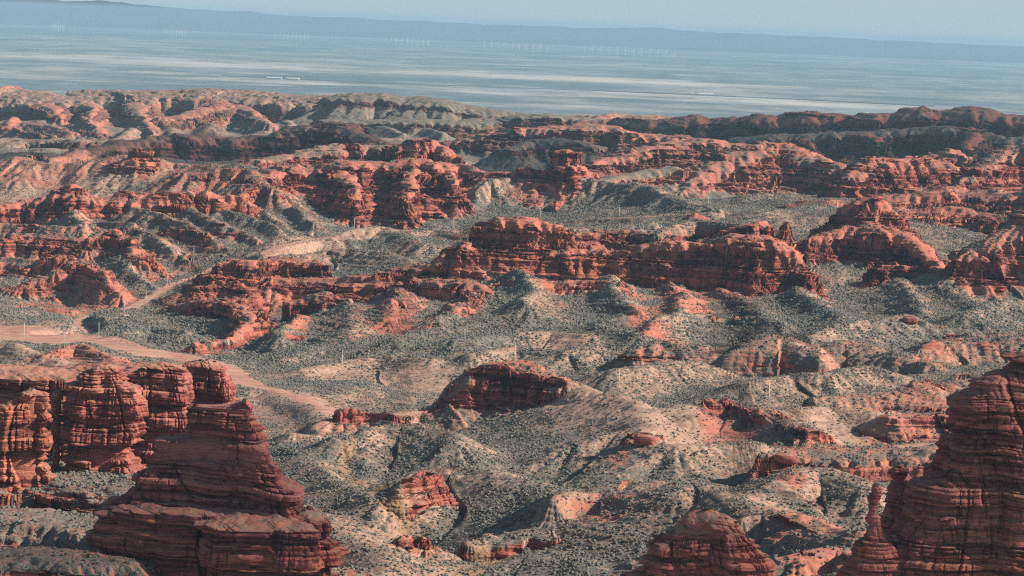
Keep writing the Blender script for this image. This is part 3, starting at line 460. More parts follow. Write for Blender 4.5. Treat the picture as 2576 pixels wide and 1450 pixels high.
ERO = None
ENU, CELL = 620, 0.444 / 619
EW0, EW1 = math.log(430), math.log(6400)
ENW = int((EW1 - EW0) / CELL) + 1
def sample_ero(x, y):
    fi = np.clip((x / y + 0.222) / CELL, 0, ENU - 1.001); fj = np.clip((np.log(y) - EW0) / CELL, 0, ENW - 1.001)
    i = fi.astype(np.int32); j = fj.astype(np.int32); a = (fi - i).astype(np.float32); b = (fj - j).astype(np.float32)
    return (ERO[i, j] * (1 - a) + ERO[i + 1, j] * a) * (1 - b) + (ERO[i, j + 1] * (1 - a) + ERO[i + 1, j + 1] * a) * b
def erode(Z, RKm, Yc, ndrop, batches, life=46, seed=1):
    """rain drops run down the slopes, cutting gullies and laying fans (all drops of a batch move together)"""
    r = np.random.RandomState(seed); nu, nw = Z.shape; H = Z.astype(np.float32).copy().ravel(); size = nu * nw
    soft = (1.0 - 0.78 * RKm).ravel().astype(np.float32); yrow = Yc.astype(np.float32)
    for b in range(batches):
        px = r.rand(ndrop).astype(np.float32) * (nu - 2); py = r.rand(ndrop).astype(np.float32) * (nw - 2)
        dx_ = np.zeros(ndrop, np.float32); dy_ = np.zeros(ndrop, np.float32); sp = np.ones(ndrop, np.float32); wa = np.ones(ndrop, np.float32); sed = np.zeros(ndrop, np.float32)
        for s in range(life):
            i = px.astype(np.int32); j = py.astype(np.int32); u = px - i; v = py - j; k = i * nw + j
            c = CELL * yrow[j]
            h00 = H[k]; h01 = H[k + 1]; h10 = H[k + nw]; h11 = H[k + nw + 1]
            gx = ((h10 - h00) * (1 - v) + (h11 - h01) * v) / c; gy_ = ((h01 - h00) * (1 - u) + (h11 - h10) * u) / c
            h = h00 * (1 - u) * (1 - v) + h10 * u * (1 - v) + h01 * (1 - u) * v + h11 * u * v
            dx_ = dx_ * 0.25 - gx * 0.75; dy_ = dy_ * 0.25 - gy_ * 0.75
            l = np.hypot(dx_, dy_) + 1e-6; dx_ = dx_ / l; dy_ = dy_ / l
            nx = np.clip(px + dx_, 0, nu - 2.01); ny = np.clip(py + dy_, 0, nw - 2.01)
            i2 = nx.astype(np.int32); j2 = ny.astype(np.int32); u2 = nx - i2; v2 = ny - j2; k2 = i2 * nw + j2
            h2 = H[k2] * (1 - u2) * (1 - v2) + H[k2 + nw] * u2 * (1 - v2) + H[k2 + 1] * (1 - u2) * v2 + H[k2 + nw + 1] * u2 * v2
            dh = (h2 - h) / c
            cap = np.maximum(-dh, 0.015) * sp * wa * 3.0
            dep = np.where(dh > 0, np.minimum(dh, sed), np.where(sed > cap, (sed - cap) * 0.25, -np.minimum((cap - sed) * 0.22 * soft[k], np.maximum(-dh, 0))))
            sed = sed - dep
            q = dep * c
            H += np.bincount(np.concatenate([k, k + 1, k + nw, k + nw + 1]), np.concatenate([q * (1 - u) * (1 - v), q * (1 - u) * v, q * u * (1 - v), q * u * v]), size).astype(np.float32)
            sp = np.sqrt(np.clip(sp * sp - dh * 2.0, 0.05, 6)); wa = wa * 0.98
            px, py = nx, ny
    E = H.reshape(nu, nw) - Z
    for _ in range(1):
        P_ = np.pad(E, 1, mode='edge'); E = (P_[1:-1, 1:-1] * 4 + P_[:-2, 1:-1] * 2 + P_[2:, 1:-1] * 2 + P_[1:-1, :-2] * 2 + P_[1:-1, 2:] * 2 + P_[:-2, :-2] + P_[2:, 2:] + P_[:-2, 2:] + P_[2:, :-2]) / 16
    return E.astype(np.float32)

def relief(x, y, fine=True, macro=False):
    sh = x.shape
    x = x.astype(np.float32).ravel(); y = y.astype(np.float32).ravel()
    z = base_z(x, y)
    n1 = fbm(x / 95, y / 95, 4, 1)
    lowf = fbm(x / 260, y / 260, 3, 2)
    amp = ss(620, 1000, y) * (1 - ss(5200, 5800, y))
    sc_ = 0.55 + y / 3500
    z = z + amp * (5.5 * n1 * sc_ + 8.0 * lowf * sc_ + 5.0 * (np.abs(perlin(x / 75, y / 105, 7)) - 0.3) * sc_)
    rock = np.zeros_like(z); red = 0.10 + 0.25 * ss(0.25, 0.6, fbm(x / 130, y / 130, 3, 21)); veg = 0.66 + 0.25 * lowf - 0.3 * n1
    far = ss(2600, 3300, y)
    red = red + far * 0.12 + 0.30 * (1 - ss(980, 1280, y)); rough = np.full_like(z, 0.6)
    hard = np.zeros_like(z)
    for L in LF:
        reach = float(L['w'].max() + L['hc'].max() * L['run'] + (L['z'].max() + 215) / (L['ts'] * 0.42) * 0.8 + 15)
        reach = min(reach, 360 if L['y'].mean() > 2500 else 230)
        idx = np.nonzero((x > L['x'].min() - reach) & (x < L['x'].max() + reach) & (y > L['y'].min() - reach) & (y < L['y'].max() + reach))[0]
        if len(idx) == 0: continue
        X, Y = x[idx], y[idx]
        wob = L['fl'] * 0.5
        Xw = X + wob * perlin(X / (L['fl'] * 3), Y / (L['fl'] * 3), L['seed'] + 40) * 0.7
        Yw = Y + wob * perlin(X / (L['fl'] * 3), Y / (L['fl'] * 3), L['seed'] + 80) * 0.7
        d, (zt, wd, hc), t, nx, ny = polydist(Xw, Yw, L['x'], L['y'], [L['z'], L['w'], L['hc']])
        keep = (d < reach) & (zt - (d - wd) * L['ts'] * 0.3 > -260)
        idx = idx[keep]; X = X[keep]; Y = Y[keep]; d = d[keep]; zt = zt[keep]; wd = wd[keep]; hc = hc[keep]; t = t[keep]; nx = nx[keep]; ny = ny[keep]
        if len(idx) == 0: continue
        s = d - wd
        phi = np.arctan2(ny, nx)
        lam = L['lam'] * L['fs']
        q = t / lam + phi * (wd + 25) / lam
        sgn = s / (lam * 2.2)
        n = perlin(q, sgn * 0.6, L['seed']); n2 = perlin(q * 2.7, sgn * 1.3, L['seed'] + 50)
        g = (1 - np.minimum(1, np.abs(n) * 3.0)) * 0.9 + 0.35 * (1 - np.minimum(1, np.abs(n2) * 2.6))
        Ax = L['A']
        s = s + (0.42 * Ax * (g - 0.35)) * ss(-1.0, 0.6, s / (wd + 1)) * np.minimum(1, (wd + 4) / (0.3 * Ax + 1))
        s = s + g * np.minimum(np.maximum(s, 0) * 0.5, Ax)
        s = s + L['flute'] * fbm(X / L['fl'], Y / L['fl'], 3, L['seed'] + 7) * ss(-1.2, 0.2, s / (wd + 1))
        run = hc * (L['run'] * 1.6 + 0.08 if L['run'] <= 0.2 else L['run'] + 0.4) + 0.01
        zt = zt + (0.05 * hc + 0.4 * L['fs']) * fbm(X / 13, Y / 13, 3, L['seed'] + 60) * (hc > 0.8)
        capd = L['cap'] * np.clip(1 + s / (wd + 0.1), 0, 1) ** 2
        sc1 = np.clip(s / run, 0, 1)
        cl = hc * sc1
        x2 = np.maximum(s - run, 0)
        LD = 95.0 * L['fs'] * (1.0 if L['y'].mean() < 2800 else 1.6)
        tal = L['ts'] * LD * (1 - np.exp(-x2 / LD)) + 0.10 * x2
        zl = zt - (capd + cl + tal)
        drop = capd + cl + tal
        nn = fbm(X / 22, Y / 22, 3, L['seed'] + 9)
        rk = ss(-0.05, 0.35, s / (0.25 * wd + 1)) * (1 - ss(0.75, 1.15, (drop - L['cap'] * 0.6) / (hc * L['rockx'] + 0.1) + 0.6 * nn)) * (hc > 0.8)
        z0 = z[idx]
        k = L['k']
        a = np.clip(0.5 + 0.6 * (zl - z0) / k, 0, 1)
        z[idx] = smax(z0, zl, k)
        rock[idx] = rock[idx] * (1 - a) + a * rk
        rl = np.clip(L['red'] * (1 - 0.85 * ss(8, 75, x2 + 45 * nn + 22 * g)) + 0.4 * nn, 0, 1) if L['red'] > 0.5 else np.clip(L['red'] + 0.5 * nn, 0, 1)
        red[idx] = red[idx] * (1 - a) + a * rl
        veg[idx] = veg[idx] * (1 - a) + a * np.clip(L['veg'] + 0.35 * nn + 0.45 * ss(5, 60, x2) + (0.2 if L['y'].mean() > 2800 else 0), 0, 1)
        rough[idx] = rough[idx] * (1 - a) + a * L['rough']
        hard[idx] = hard[idx] * (1 - a) + a * np.maximum(rk, (1 - ss(0, 4, s - run)) * ss(2, 5, hc))
    if macro: return z.reshape(sh), np.maximum(rock, hard).reshape(sh)
    if ERO is not None:
        e_ = sample_ero(x, y)
        z = z + e_
        cell = CELL * y
        red = np.clip(red + 0.12 * ss(0.6, 2.5, -e_ / cell), 0, 1)
        veg = veg + 0.45 * ss(0.15, 1.2, e_ / cell) - 0.20 * ss(0.4, 2.0, -e_ / cell)
    # bedding
    warp = 0.018 * x + 4.0 * lowf + 1.2 * perlin(x / 34, y / 34, 31)
    zw = z + warp
    i = np.clip(np.searchsorted(LC, zw) - 1, 0, len(LC) - 2)
    tl = (zw - LC[i]) / (LC[i + 1] - LC[i])
    outc = ss(0.55, 0.75, HC[i]) * ss(0.55, 0.7, tl) * (1 - ss(0.93, 1.0, tl)) * ss(0.45, 0.75, red) * ss(-0.05, 0.25, fbm(x / 70, y / 70, 3, 33))
    i1 = np.clip(np.searchsorted(LA, zw / np.clip(y / 2300, 0.6, 1.5)) - 1, 0, len(LA) - 2)
    outc = np.maximum(outc, ss(0.62, 0.7, HA[i1]) * ss(0.35, 0.7, red) * ss(-0.15, 0.2, fbm(x / 40, y / 40, 3, 35)))
    rock = np.maximum(rock, 0.9 * outc)
    farsc = np.clip(y / 2300, 0.6, 1.5)
    t1 = terrace(zw / farsc, LA, 2.6) * farsc - zw
    t2 = terrace(zw, LC, 1.9) - zw
    rk = np.clip(rock * 1.3, 0, 1)
    soft = np.clip(red * 0.5, 0, 0.35) * (1 - rk)
    z = z + rk * (0.7 * t2 + 0.95 * t1) + soft * t1 * 1.6
    # water-carved rills and lumps
    z = z + (1 - 0.6 * rk) * rough * (1.3 * fbm(x / 24, y / 24, 3, 41) - 1.6 * (1 - np.minimum(1, np.abs(perlin(x / 30, y / 30, 43)) * 3.5)) * ss(0.15, 0.5, np.abs(n1) + 0.2)) * ss(600, 900, y)
    if fine:
        z = z + 0.22 * fbm(x / 3.2, y / 3.2, 2, 51)
        z = z + rk * 0.5 * fbm(x / 4.5, y / 4.5, 2, 53)
    road = np.zeros_like(z)
    for S, blend, st, kind in ((RIVER, 14, 0.6, 1), (ROADS, 9, 1.0, 1), (CUT, 5, 0.3, 1), (WASH, 6, 0.3, 0)):
        for rx, ry, rz, rw in S:
            idx = np.nonzero((x > rx.min() - 60) & (x < rx.max() + 60) & (y > ry.min() - 60) & (y < ry.max() + 60))[0]
            if len(idx) == 0: continue
            d, (zt, wd), t, _, _ = polydist(x[idx], y[idx], rx, ry, [rz, rw])
            d = d + (2.5 * perlin(x[idx] / 12, y[idx] / 12, 61) + 5 * perlin(x[idx] / 40, y[idx] / 40, 62)) * (1 if blend > 10 else 0.12)
            a = (1 - ss(0, 1, (d - wd) / blend)) * st
            if kind == 1:
                z[idx] = z[idx] * (1 - a) + (zt + (0.25 * lowf[idx] if blend > 10 else 0)) * a
                r_ = 1 - ss(-0.6, 0.6, d - wd - (1.0 if blend > 10 else 0))
                road[idx] = np.maximum(road[idx], r_)
                rock[idx] *= (1 - a); veg[idx] *= (1 - r_); red[idx] = red[idx] * (1 - a * .5) + a * .5 * 0.5
            else:
                z[idx] -= a * 4.0
                road[idx] = np.where(road[idx] <= 0, np.minimum(road[idx], -0.75 * (1 - ss(-2, 3, d - wd))), road[idx])
                veg[idx] *= 1 - 0.8 * a
    for px, py, ru, rd, kind, s_ in PATCH:
        idx = np.nonzero((np.abs(x - px) < ru * 2) & (np.abs(y - py) < rd * 2))[0]
        if len(idx) == 0: continue
        X, Y = x[idx], y[idx]
        r = np.hypot((X - px) / ru, (Y - py) / rd) + 0.35 * fbm(X / (ru * 0.6 + 4), Y / (rd * 0.4 + 4), 3, 71)
        a = (1 - ss(0.6, 1.15, r)) * s_
        if kind == 'tan': veg[idx] = veg[idx] * (1 - a) + 0.08 * a; red[idx] *= (1 - a)
        if kind == 'red': red[idx] = np.maximum(red[idx], a); veg[idx] *= (1 - 0.6 * a)
        if kind == 'veg': veg[idx] = np.maximum(veg[idx], a); red[idx] *= (1 - a)
    zz = z.reshape(sh)
    return zz, rock.reshape(sh), np.clip(red, 0, 1).reshape(sh), np.clip(veg, 0, 1).reshape(sh), road.reshape(sh)

# pale crests, red patches and dense scrub seen in the view
patch('tan', 0.9, (1640, 1060, 1150, 26, 90), (1680, 1100, 1100, 18, 40), (1340, 845, 1640, 36, 60), (2080, 1030, 1215, 30, 60), (2130, 1070, 1150, 20, 40), (700, 1010, 1340, 16, 60), (780, 1050, 1260, 12, 40), (60, 880, 1470, 14, 20),
      (860, 605, 2170, 40, 60), (940, 600, 2190, 24, 40), (1120, 575, 2270, 16, 20), (60, 440, 2600, 60, 60), (200, 430, 2620, 50, 60), (900, 925, 1490, 26, 40), (1050, 925, 1470, 20, 40), (1560, 1000, 1230, 10, 20))
patch('red', 0.9, (1660, 790, 1700, 24, 70), (1130, 800, 1680, 18, 40), (990, 800, 1690, 14, 40), (150, 740, 1900, 40, 60), (1820, 700, 1840, 30, 30), (560, 850, 1680, 14, 26), (740, 830, 1690, 12, 20), (300, 430, 2500, 60, 80), (560, 430, 2480, 30, 30), (1150, 590, 2200, 12, 20))
patch('red', 0.55, (1820, 1040, 1160, 12, 40), (1870, 1040, 1160, 10, 30), (1560, 1130, 1070, 5, 16), (990, 1105, 1090, 14, 20), (1020, 1225, 955, 9, 10), (1540, 1265, 905, 14, 20), (2050, 1310, 820, 14, 20), (1990, 1200, 930, 7, 10), (210, 890, 1440, 14, 14), (2310, 1000, 1290, 24, 40), (2290, 1060, 1170, 22, 40), (2080, 1400, 770, 10, 16), (1960, 1290, 850, 10, 12))
patch('red', 0.5, (50, 405, 2680, 60, 60), (150, 418, 2670, 60, 50), (260, 402, 2670, 50, 50), (450, 420, 2640, 50, 40))
patch('veg', 1.0, (1150, 850, 1620, 50, 50), (1300, 815, 1680, 60, 40), (1900, 800, 1690, 60, 70), (2080, 790, 1700, 40, 50), (1250, 1090, 1150, 30, 50), (1100, 1150, 1090, 30, 40), (1250, 1290, 940, 24, 30), (1230, 1050, 1190, 24, 40), (960, 620, 2160, 30, 30), (700, 880, 1640, 40, 60), (400, 840, 1690, 30, 40), (350, 810, 1750, 30, 40), (1350, 520, 2320, 60, 50), (1500, 530, 2300, 50, 40), (2500, 820, 1640, 40, 60), (800, 1110, 1110, 26, 30), (900, 1180, 1080, 16, 20), (1350, 1430, 850, 20, 16), (1900, 870, 1640, 40, 30))

# ------------------------------------------------------------------ adaptive fan grid
def build_grid(nc, nr):
    cm = np.linspace(-0.222, 0.222, 340); nr0 = 2600
    yl = np.exp(np.linspace(np.log(430), np.log(7300), nr0))
    CMg, YL = np.meshgrid(cm, yl, indexing='ij')
    z = relief(CMg * YL, YL, False)[0]
    e = z / YL
    vis = e >= np.maximum.accumulate(e, axis=1) - 0.0035
    dz = np.abs(np.diff(z, axis=1)); dY = np.diff(YL, axis=1); Ym = YL[:, :-1]
    de = np.diff(e, axis=1)
    front = de > 0
    m = (dz / Ym * 1.0 + dY / Ym * 0.03) * np.where(front, 1.0, 0.25) * np.where(vis[:, :-1], 1.0, 0.07) * (1 + 2.2 * ss(0.5, 1.6, dz / dY) * front) * np.where((Ym > 5500) | (e[:, :-1] < -0.205), 0.15, 1.0) + dY / Ym * 0.006
    # smooth over neighbouring columns and rows
    for ax, n in ((0, 3), (1, 5)):
        for _ in range(3):
            p = np.pad(m, [(n, n) if a == ax else (0, 0) for a in (0, 1)], mode='edge')
            c = np.cumsum(p, axis=ax)
            if ax == 0: m = (c[2 * n:] - np.concatenate([np.zeros((1, c.shape[1])), c[:-2 * n - 1]], 0)) / (2 * n + 1)
            else: m = (c[:, 2 * n:] - np.concatenate([np.zeros((c.shape[0], 1)), c[:, :-2 * n - 1]], 1)) / (2 * n + 1)
    cu = np.concatenate([np.zeros((m.shape[0], 1)), np.cumsum(m, 1)], 1)
    cu /= cu[:, -1:]
    tq = np.linspace(0, 1, nr)
    ly = np.log(yl)
    rows = np.stack([np.interp(tq, cu[i], ly) for i in range(len(cm))])       # 340 x nr
    cmf = np.linspace(-0.222, 0.222, nc)
    f = (cmf + 0.222) / 0.444 * (len(cm) - 1); i0 = np.clip(f.astype(int), 0, len(cm) - 2); a = (f - i0)[:, None]
    ly = rows[i0] * (1 - a) + rows[i0 + 1] * a
    Y = np.exp(ly)
    return cmf[:, None] * Y, Y

eu = -0.222 + np.arange(ENU) * CELL; ey = np.exp(EW0 + np.arange(ENW) * CELL)
EZ, ER = relief(eu[:, None] * ey[None], np.broadcast_to(ey[None], (ENU, ENW)), False, True)
ERO = erode(EZ, ER, ey, 60000, 16)
ERO = np.clip(ERO, -9 * CELL * ey * 1.2, 5 * CELL * ey * 1.2) * (0.15 + 0.4 * ss(800, 1150, ey) + 0.3 * ss(1300, 2400, ey) - 0.4 * ss(3700, 4300, ey))[None].astype(np.float32)
print('eroded', round(time.time() - T0, 1), float(ERO.min()), float(ERO.max()), float(np.abs(ERO).mean()))
del EZ, ER
GXc, GYc = build_grid(QC, QR)
print('grid', round(time.time() - T0, 1))
Zs = np.zeros_like(GXc, np.float32); RK = Zs.copy(); RD = Zs.copy(); VG = Zs.copy(); RO = Zs.copy()
for c0 in range(0, QC, 150):
    sl = slice(c0, min(QC, c0 + 150))
    Zs[sl], RK[sl], RD[sl], VG[sl], RO[sl] = relief(GXc[sl], GYc[sl])
print('relief', round(time.time() - T0, 1))
def gradients(X, Y, Z):
    Xa, Xb = np.gradient(X); Ya, Yb = np.gradient(Y); Za, Zb = np.gradient(Z)
    n = np.stack([Ya * Zb - Za * Yb, Za * Xb - Xa * Zb, Xa * Yb - Ya * Xb], -1)
    n /= np.linalg.norm(n, axis=-1, keepdims=True) + 1e-12
    n *= np.sign(n[..., 2:3] + 1e-12)
    return n
N = gradients(GXc, GYc, Zs)
# scrub thinned on the sun side and thickened opposite, adding flank shade by colour
VG0 = VG
VG = np.clip(VG - 0.6 * (N[..., 0] * 0.8 + N[..., 1] * 0.55), np.minimum(VG0, 0.36), 1)
nh = np.hypot(N[..., 0], N[..., 1])
steep = ss(0.35, 0.75, nh) * np.clip(RK * 1.4, 0, 1)
warp = 0.018 * GXc + 1.2 * perlin(GXc / 34, GYc / 34, 31)
b1, h1 = bulge(Zs + warp + 0.5 * perlin(GXc / 9, GYc / 9, 81), LA, HA)
b2, h2 = bulge(Zs + warp + 0.3 * perlin(GXc / 5, GYc / 5, 82), LB, HB)
ds = np.clip(GYc / 1800, 0.6, 2.0)
mod = 0.6 + 0.7 * perlin(GXc / 14, GYc / 14, 83)
_, h3 = bulge(Zs + warp, LC, HC)
disp = steep * (((b1 - 0.6) * 2.4 * mod + (h1 - 0.5) * 3.0 * mod + (b2 - 0.5) * 0.9 + (h3 - 0.5) * 3.0 + 1.3 * fbm(GXc / 12, Zs / 2.5, 2, 87) + 2.2 * blocks(GXc * 0.9 + GYc * 0.5, Zs + warp, LA, 7.0)) * ds + 1.4 * fbm(GXc / 7, GYc / 7 + Zs * 0.15, 3, 84) * ds)
PX = (GXc + disp * N[..., 0] / (nh + 1e-6)).astype(np.float32)
PY = (GYc + disp * N[..., 1] / (nh + 1e-6)).astype(np.float32)
PZ = Zs

def grid_mesh(name, X, Y, Z, attrs, mat, smooth=True, wrap=False):
    nc, nr = X.shape
    me = bpy.data.meshes.new(name)
    co = np.stack([X, Y, Z], -1).reshape(-1, 3).astype(np.float32)
    me.vertices.add(nc * nr); me.vertices.foreach_set('co', co.ravel())
    cc = np.arange(nc if wrap else nc - 1); rr = np.arange(nr - 1)
    a = (cc[:, None] * nr + rr[None]); b = (((cc + 1) % nc)[:, None] * nr + rr[None])
    q = np.stack([a, b, b + 1, a + 1], -1).reshape(-1, 4).astype(np.int32)
    me.loops.add(q.size); me.loops.foreach_set('vertex_index', q.ravel())
    me.polygons.add(len(q)); me.polygons.foreach_set('loop_start', np.arange(0, q.size, 4, dtype=np.int32))
    me.polygons.foreach_set('use_smooth', np.full(len(q), smooth))
    for k, v in attrs.items():
        at = me.attributes.new(k, 'FLOAT_COLOR', 'POINT')
        at.data.foreach_set('color', np.ascontiguousarray(v.reshape(-1, 4), np.float32).ravel())
    me.update(calc_edges=True)
    me.materials.append(mat)
    o = bpy.data.objects.new(name, me); col.objects.link(o)
    return o
# ------------------------------------------------------------------ materials
class NB:
    """small node-building helper"""
    def __init__(s, name):
        s.m = bpy.data.materials.new(name); s.m.use_nodes = True
        s.t = s.m.node_tree; s.n = s.t.nodes; s.b = s.n['Principled BSDF']
        s.b.inputs['Specular IOR Level'].default_value = 0.15
    def new(s, typ, **kw):
        n = s.n.new(typ)
        for k, v in kw.items(): setattr(n, k, v)
        return n
    def L(s, a, b): s.t.links.new(a, b)
    def put(s, inp, v):
        if isinstance(v, bpy.types.NodeSocket): s.L(v, inp)
        elif v is not None: inp.default_value = v
    def math(s, op, a, b=None, c=None, clamp=False):
        n = s.new('ShaderNodeMath', operation=op, use_clamp=clamp)
        s.put(n.inputs[0], a); s.put(n.inputs[1], b); s.put(n.inputs[2], c)
        return n.outputs[0]
    def mix(s, f, a, b, blend='MIX'):
        n = s.new('ShaderNodeMix', data_type='RGBA', blend_type=blend)
        s.put(n.inputs[0], f); s.put(n.inputs[6], a if isinstance(a, bpy.types.NodeSocket) else (*a, 1)); s.put(n.inputs[7], b if isinstance(b, bpy.types.NodeSocket) else (*b, 1))
        return n.outputs[2]
    def ss(s, v, a, b, lo=0.0, hi=1.0):
        n = s.new('ShaderNodeMapRange', interpolation_type='SMOOTHSTEP')
        s.put(n.inputs[0], v); n.inputs[1].default_value = a; n.inputs[2].default_value = b; n.inputs[3].default_value = lo; n.inputs[4].default_value = hi
        return n.outputs[0]
    def noise(s, vec, scale, detail=3, rough=0.55, dist=0.0):
        n = s.new('ShaderNodeTexNoise'); s.L(vec, n.inputs['Vector'])
        n.inputs['Scale'].default_value = scale; n.inputs['Detail'].default_value = detail; n.inputs['Roughness'].default_value = rough; n.inputs['Distortion'].default_value = dist
        return n.outputs[0]
    def scaled(s, vec, sc3):
        n = s.new('ShaderNodeVectorMath', operation='MULTIPLY'); s.L(vec, n.inputs[0]); n.inputs[1].default_value = sc3
        return n.outputs[0]

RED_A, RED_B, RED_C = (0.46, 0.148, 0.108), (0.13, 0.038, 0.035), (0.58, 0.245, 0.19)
SOIL_RED, SOIL_TAN, SOIL_PALE = (0.40, 0.16, 0.115), (0.31, 0.19, 0.142), (0.43, 0.30, 0.235)
VEG_A, VEG_B = (0.12, 0.118, 0.10), (0.225, 0.215, 0.185)

def rock_colour(nb, pos):
    """banded red sandstone with crevice shade drawn in as dark lines"""
    sep = nb.new('ShaderNodeSeparateXYZ'); nb.L(pos, sep.inputs[0])
    wn = nb.noise(pos, 0.03, 2)
    zz = nb.math('ADD', nb.math('ADD', sep.outputs[2], nb.math('MULTIPLY', sep.outputs[0], 0.018)), nb.math('MULTIPLY', wn, 5.0))
    cmb = nb.new('ShaderNodeCombineXYZ'); nb.L(zz, cmb.inputs[2]); nb.L(nb.math('MULTIPLY', sep.outputs[0], 0.02), cmb.inputs[0]); nb.L(nb.math('MULTIPLY', sep.outputs[1], 0.02), cmb.inputs[1])
    bands = nb.noise(cmb.outputs[0], 0.5, 5, 0.78)
    broad = nb.noise(cmb.outputs[0], 0.10, 2, 0.5)
    c = nb.mix(nb.ss(bands, 0.42, 0.54), RED_B, RED_A)  # dark beds made deeper in colour to stand in for crevice shadows
    c = nb.mix(nb.ss(broad, 0.5, 0.72, 0, 0.75), c, RED_C)
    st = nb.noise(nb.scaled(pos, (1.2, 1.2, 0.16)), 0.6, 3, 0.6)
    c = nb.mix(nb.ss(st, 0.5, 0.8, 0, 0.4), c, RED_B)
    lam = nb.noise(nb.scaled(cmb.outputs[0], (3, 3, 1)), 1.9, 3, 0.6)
    c = nb.mix(nb.ss(lam, 0.60, 0.68, 0, 0.65), c, (0.085, 0.028, 0.026))  # thin near-black lines, crevice shade put into the colour
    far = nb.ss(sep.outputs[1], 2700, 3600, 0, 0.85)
    c = nb.mix(far, c, nb.mix(nb.ss(bands, 0.38, 0.6), (0.07, 0.062, 0.055), (0.24, 0.115, 0.085)))  # far rock darkened and greyed so its colour carries extra shade
    tone = nb.noise(pos, 0.007, 3, 0.6)
    c = nb.mix(1.0, c, nb.mix(nb.ss(tone, 0.35, 0.65), (0.88, 0.80, 0.98), (1.08, 1.16, 1.0)), 'MULTIPLY')
    return c, bands

def soil_and_scrub(nb, pos, red, veg, speck=1.0):
    """soil with dark scrub speckles; red and veg are sockets"""
    n1 = nb.noise(pos, 0.05, 4, 0.6); n2 = nb.noise(pos, 0.35, 3, 0.6)
    redf = nb.ss(nb.math('ADD', red, nb.math('MULTIPLY', nb.math('SUBTRACT', n1, 0.5), 0.9)), 0.18, 0.72)
    soil = nb.mix(redf, nb.mix(nb.ss(n2, 0.35, 0.65), SOIL_TAN, SOIL_PALE), nb.mix(nb.ss(n2, 0.35, 0.7), SOIL_RED, RED_A))
    vz = nb.new('ShaderNodeTexVoronoi', feature='F1'); nb.L(pos, vz.inputs['Vector']); vz.inputs['Scale'].default_value = 0.62; vz.inputs['Randomness'].default_value = 1.0
    vfield = nb.math('ADD', nb.math('ADD', veg, nb.math('MULTIPLY', nb.math('SUBTRACT', n1, 0.5), 0.6)), nb.math('MULTIPLY', nb.math('SUBTRACT', nb.noise(pos, 0.21, 3, 0.7), 0.5), 1.3))
    thr = nb.ss(vfield, 0.0, 1.0, 0.10, 0.62)
    d = nb.math('ADD', vz.outputs['Distance'], nb.math('MULTIPLY', nb.math('SUBTRACT', nb.noise(pos, 1.9, 2), 0.5), 0.5))
    bush = nb.ss(nb.math('SUBTRACT', thr, d), -0.04, 0.10)
    bush = nb.math('MULTIPLY', bush, nb.math('SUBTRACT', 1.0, nb.math('MULTIPLY', redf, 0.25)))
    sepc = nb.new('ShaderNodeSeparateColor'); nb.L(vz.outputs['Color'], sepc.inputs[0])
    green = nb.mix(sepc.outputs[0], VEG_A, VEG_B)
    # short grey scrub grows between the bushes where it is dense
    dense = nb.ss(vfield, 0.5, 1.05, 0, 0.78)
    soil2 = nb.mix(dense, soil, (0.195, 0.180, 0.155))
    return nb.mix(nb.math('MULTIPLY', bush, speck), soil2, green), bush, n2

def mat_terrain():
    nb = NB('eroded_red_beds_and_scrub')
    geo = nb.new('ShaderNodeNewGeometry'); pos = geo.outputs['Position']
    at = nb.new('ShaderNodeAttribute', attribute_name='mask')
    sc_ = nb.new('ShaderNodeSeparateColor'); nb.L(at.outputs['Color'], sc_.inputs[0])
    rock, red, veg, road = sc_.outputs[0], sc_.outputs[1], sc_.outputs[2], at.outputs['Alpha']
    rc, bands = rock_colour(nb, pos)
    gc, bush, n2 = soil_and_scrub(nb, pos, red, veg)
    nz = nb.new('ShaderNodeSeparateXYZ'); nb.L(geo.outputs['Normal'], nz.inputs[0])
    # soil and scrub settle on ledges that are flat enough
    flat = nb.ss(nz.outputs[2], 0.72, 0.93)
    rf = nb.math('SUBTRACT', rock, nb.math('MULTIPLY', flat, 0.75))
    rf = nb.math('ADD', rf, nb.math('MULTIPLY', nb.math('SUBTRACT', nb.noise(pos, 0.12, 3), 0.5), 0.35))
    rf = nb.ss(rf, 0.12, 0.42)
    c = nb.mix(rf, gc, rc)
    n3 = nb.noise(nb.scaled(pos, (0.05, 0.22, 0.08)), 1.0, 6, 0.68, 1.2)
    roadc = nb.mix(nb.ss(n3, 0.35, 0.65), (0.34, 0.17, 0.13), (0.54, 0.33, 0.26))
    c = nb.mix(nb.ss(road, 0.3, 0.7), c, roadc)
    grass = nb.mix(nb.noise(pos, 0.7, 3, 0.7), (0.20, 0.13, 0.085), (0.44, 0.29, 0.19))
    c = nb.mix(nb.ss(nb.math('ADD', nb.math('MULTIPLY', road, -1.0), nb.math('MULTIPLY', nb.math('SUBTRACT', nb.noise(pos, 0.15, 3), 0.5), 1.4)), 0.25, 0.75), c, grass)
    nb.L(c, nb.b.inputs['Base Color']); nb.b.inputs['Roughness'].default_value = 0.95
    h = nb.math('ADD', nb.math('MULTIPLY', bush, 0.55), nb.math('MULTIPLY', n2, 0.3))
    h = nb.math('MULTIPLY', h, nb.math('SUBTRACT', 1.0, rf))
    rb = nb.math('MULTIPLY', nb.math('ADD', nb.math('MULTIPLY', bands, 1.6), nb.noise(pos, 0.8, 4, 0.7)), rf)
    h = nb.math('ADD', h, rb)
    bp_ = nb.new('ShaderNodeBump'); bp_.inputs['Strength'].default_value = 0.9; bp_.inputs['Distance'].default_value = 0.9
    nb.L(h, bp_.inputs['Height']); nb.L(bp_.outputs[0], nb.b.inputs['Normal'])
    return nb.m
M_terrain = mat_terrain()

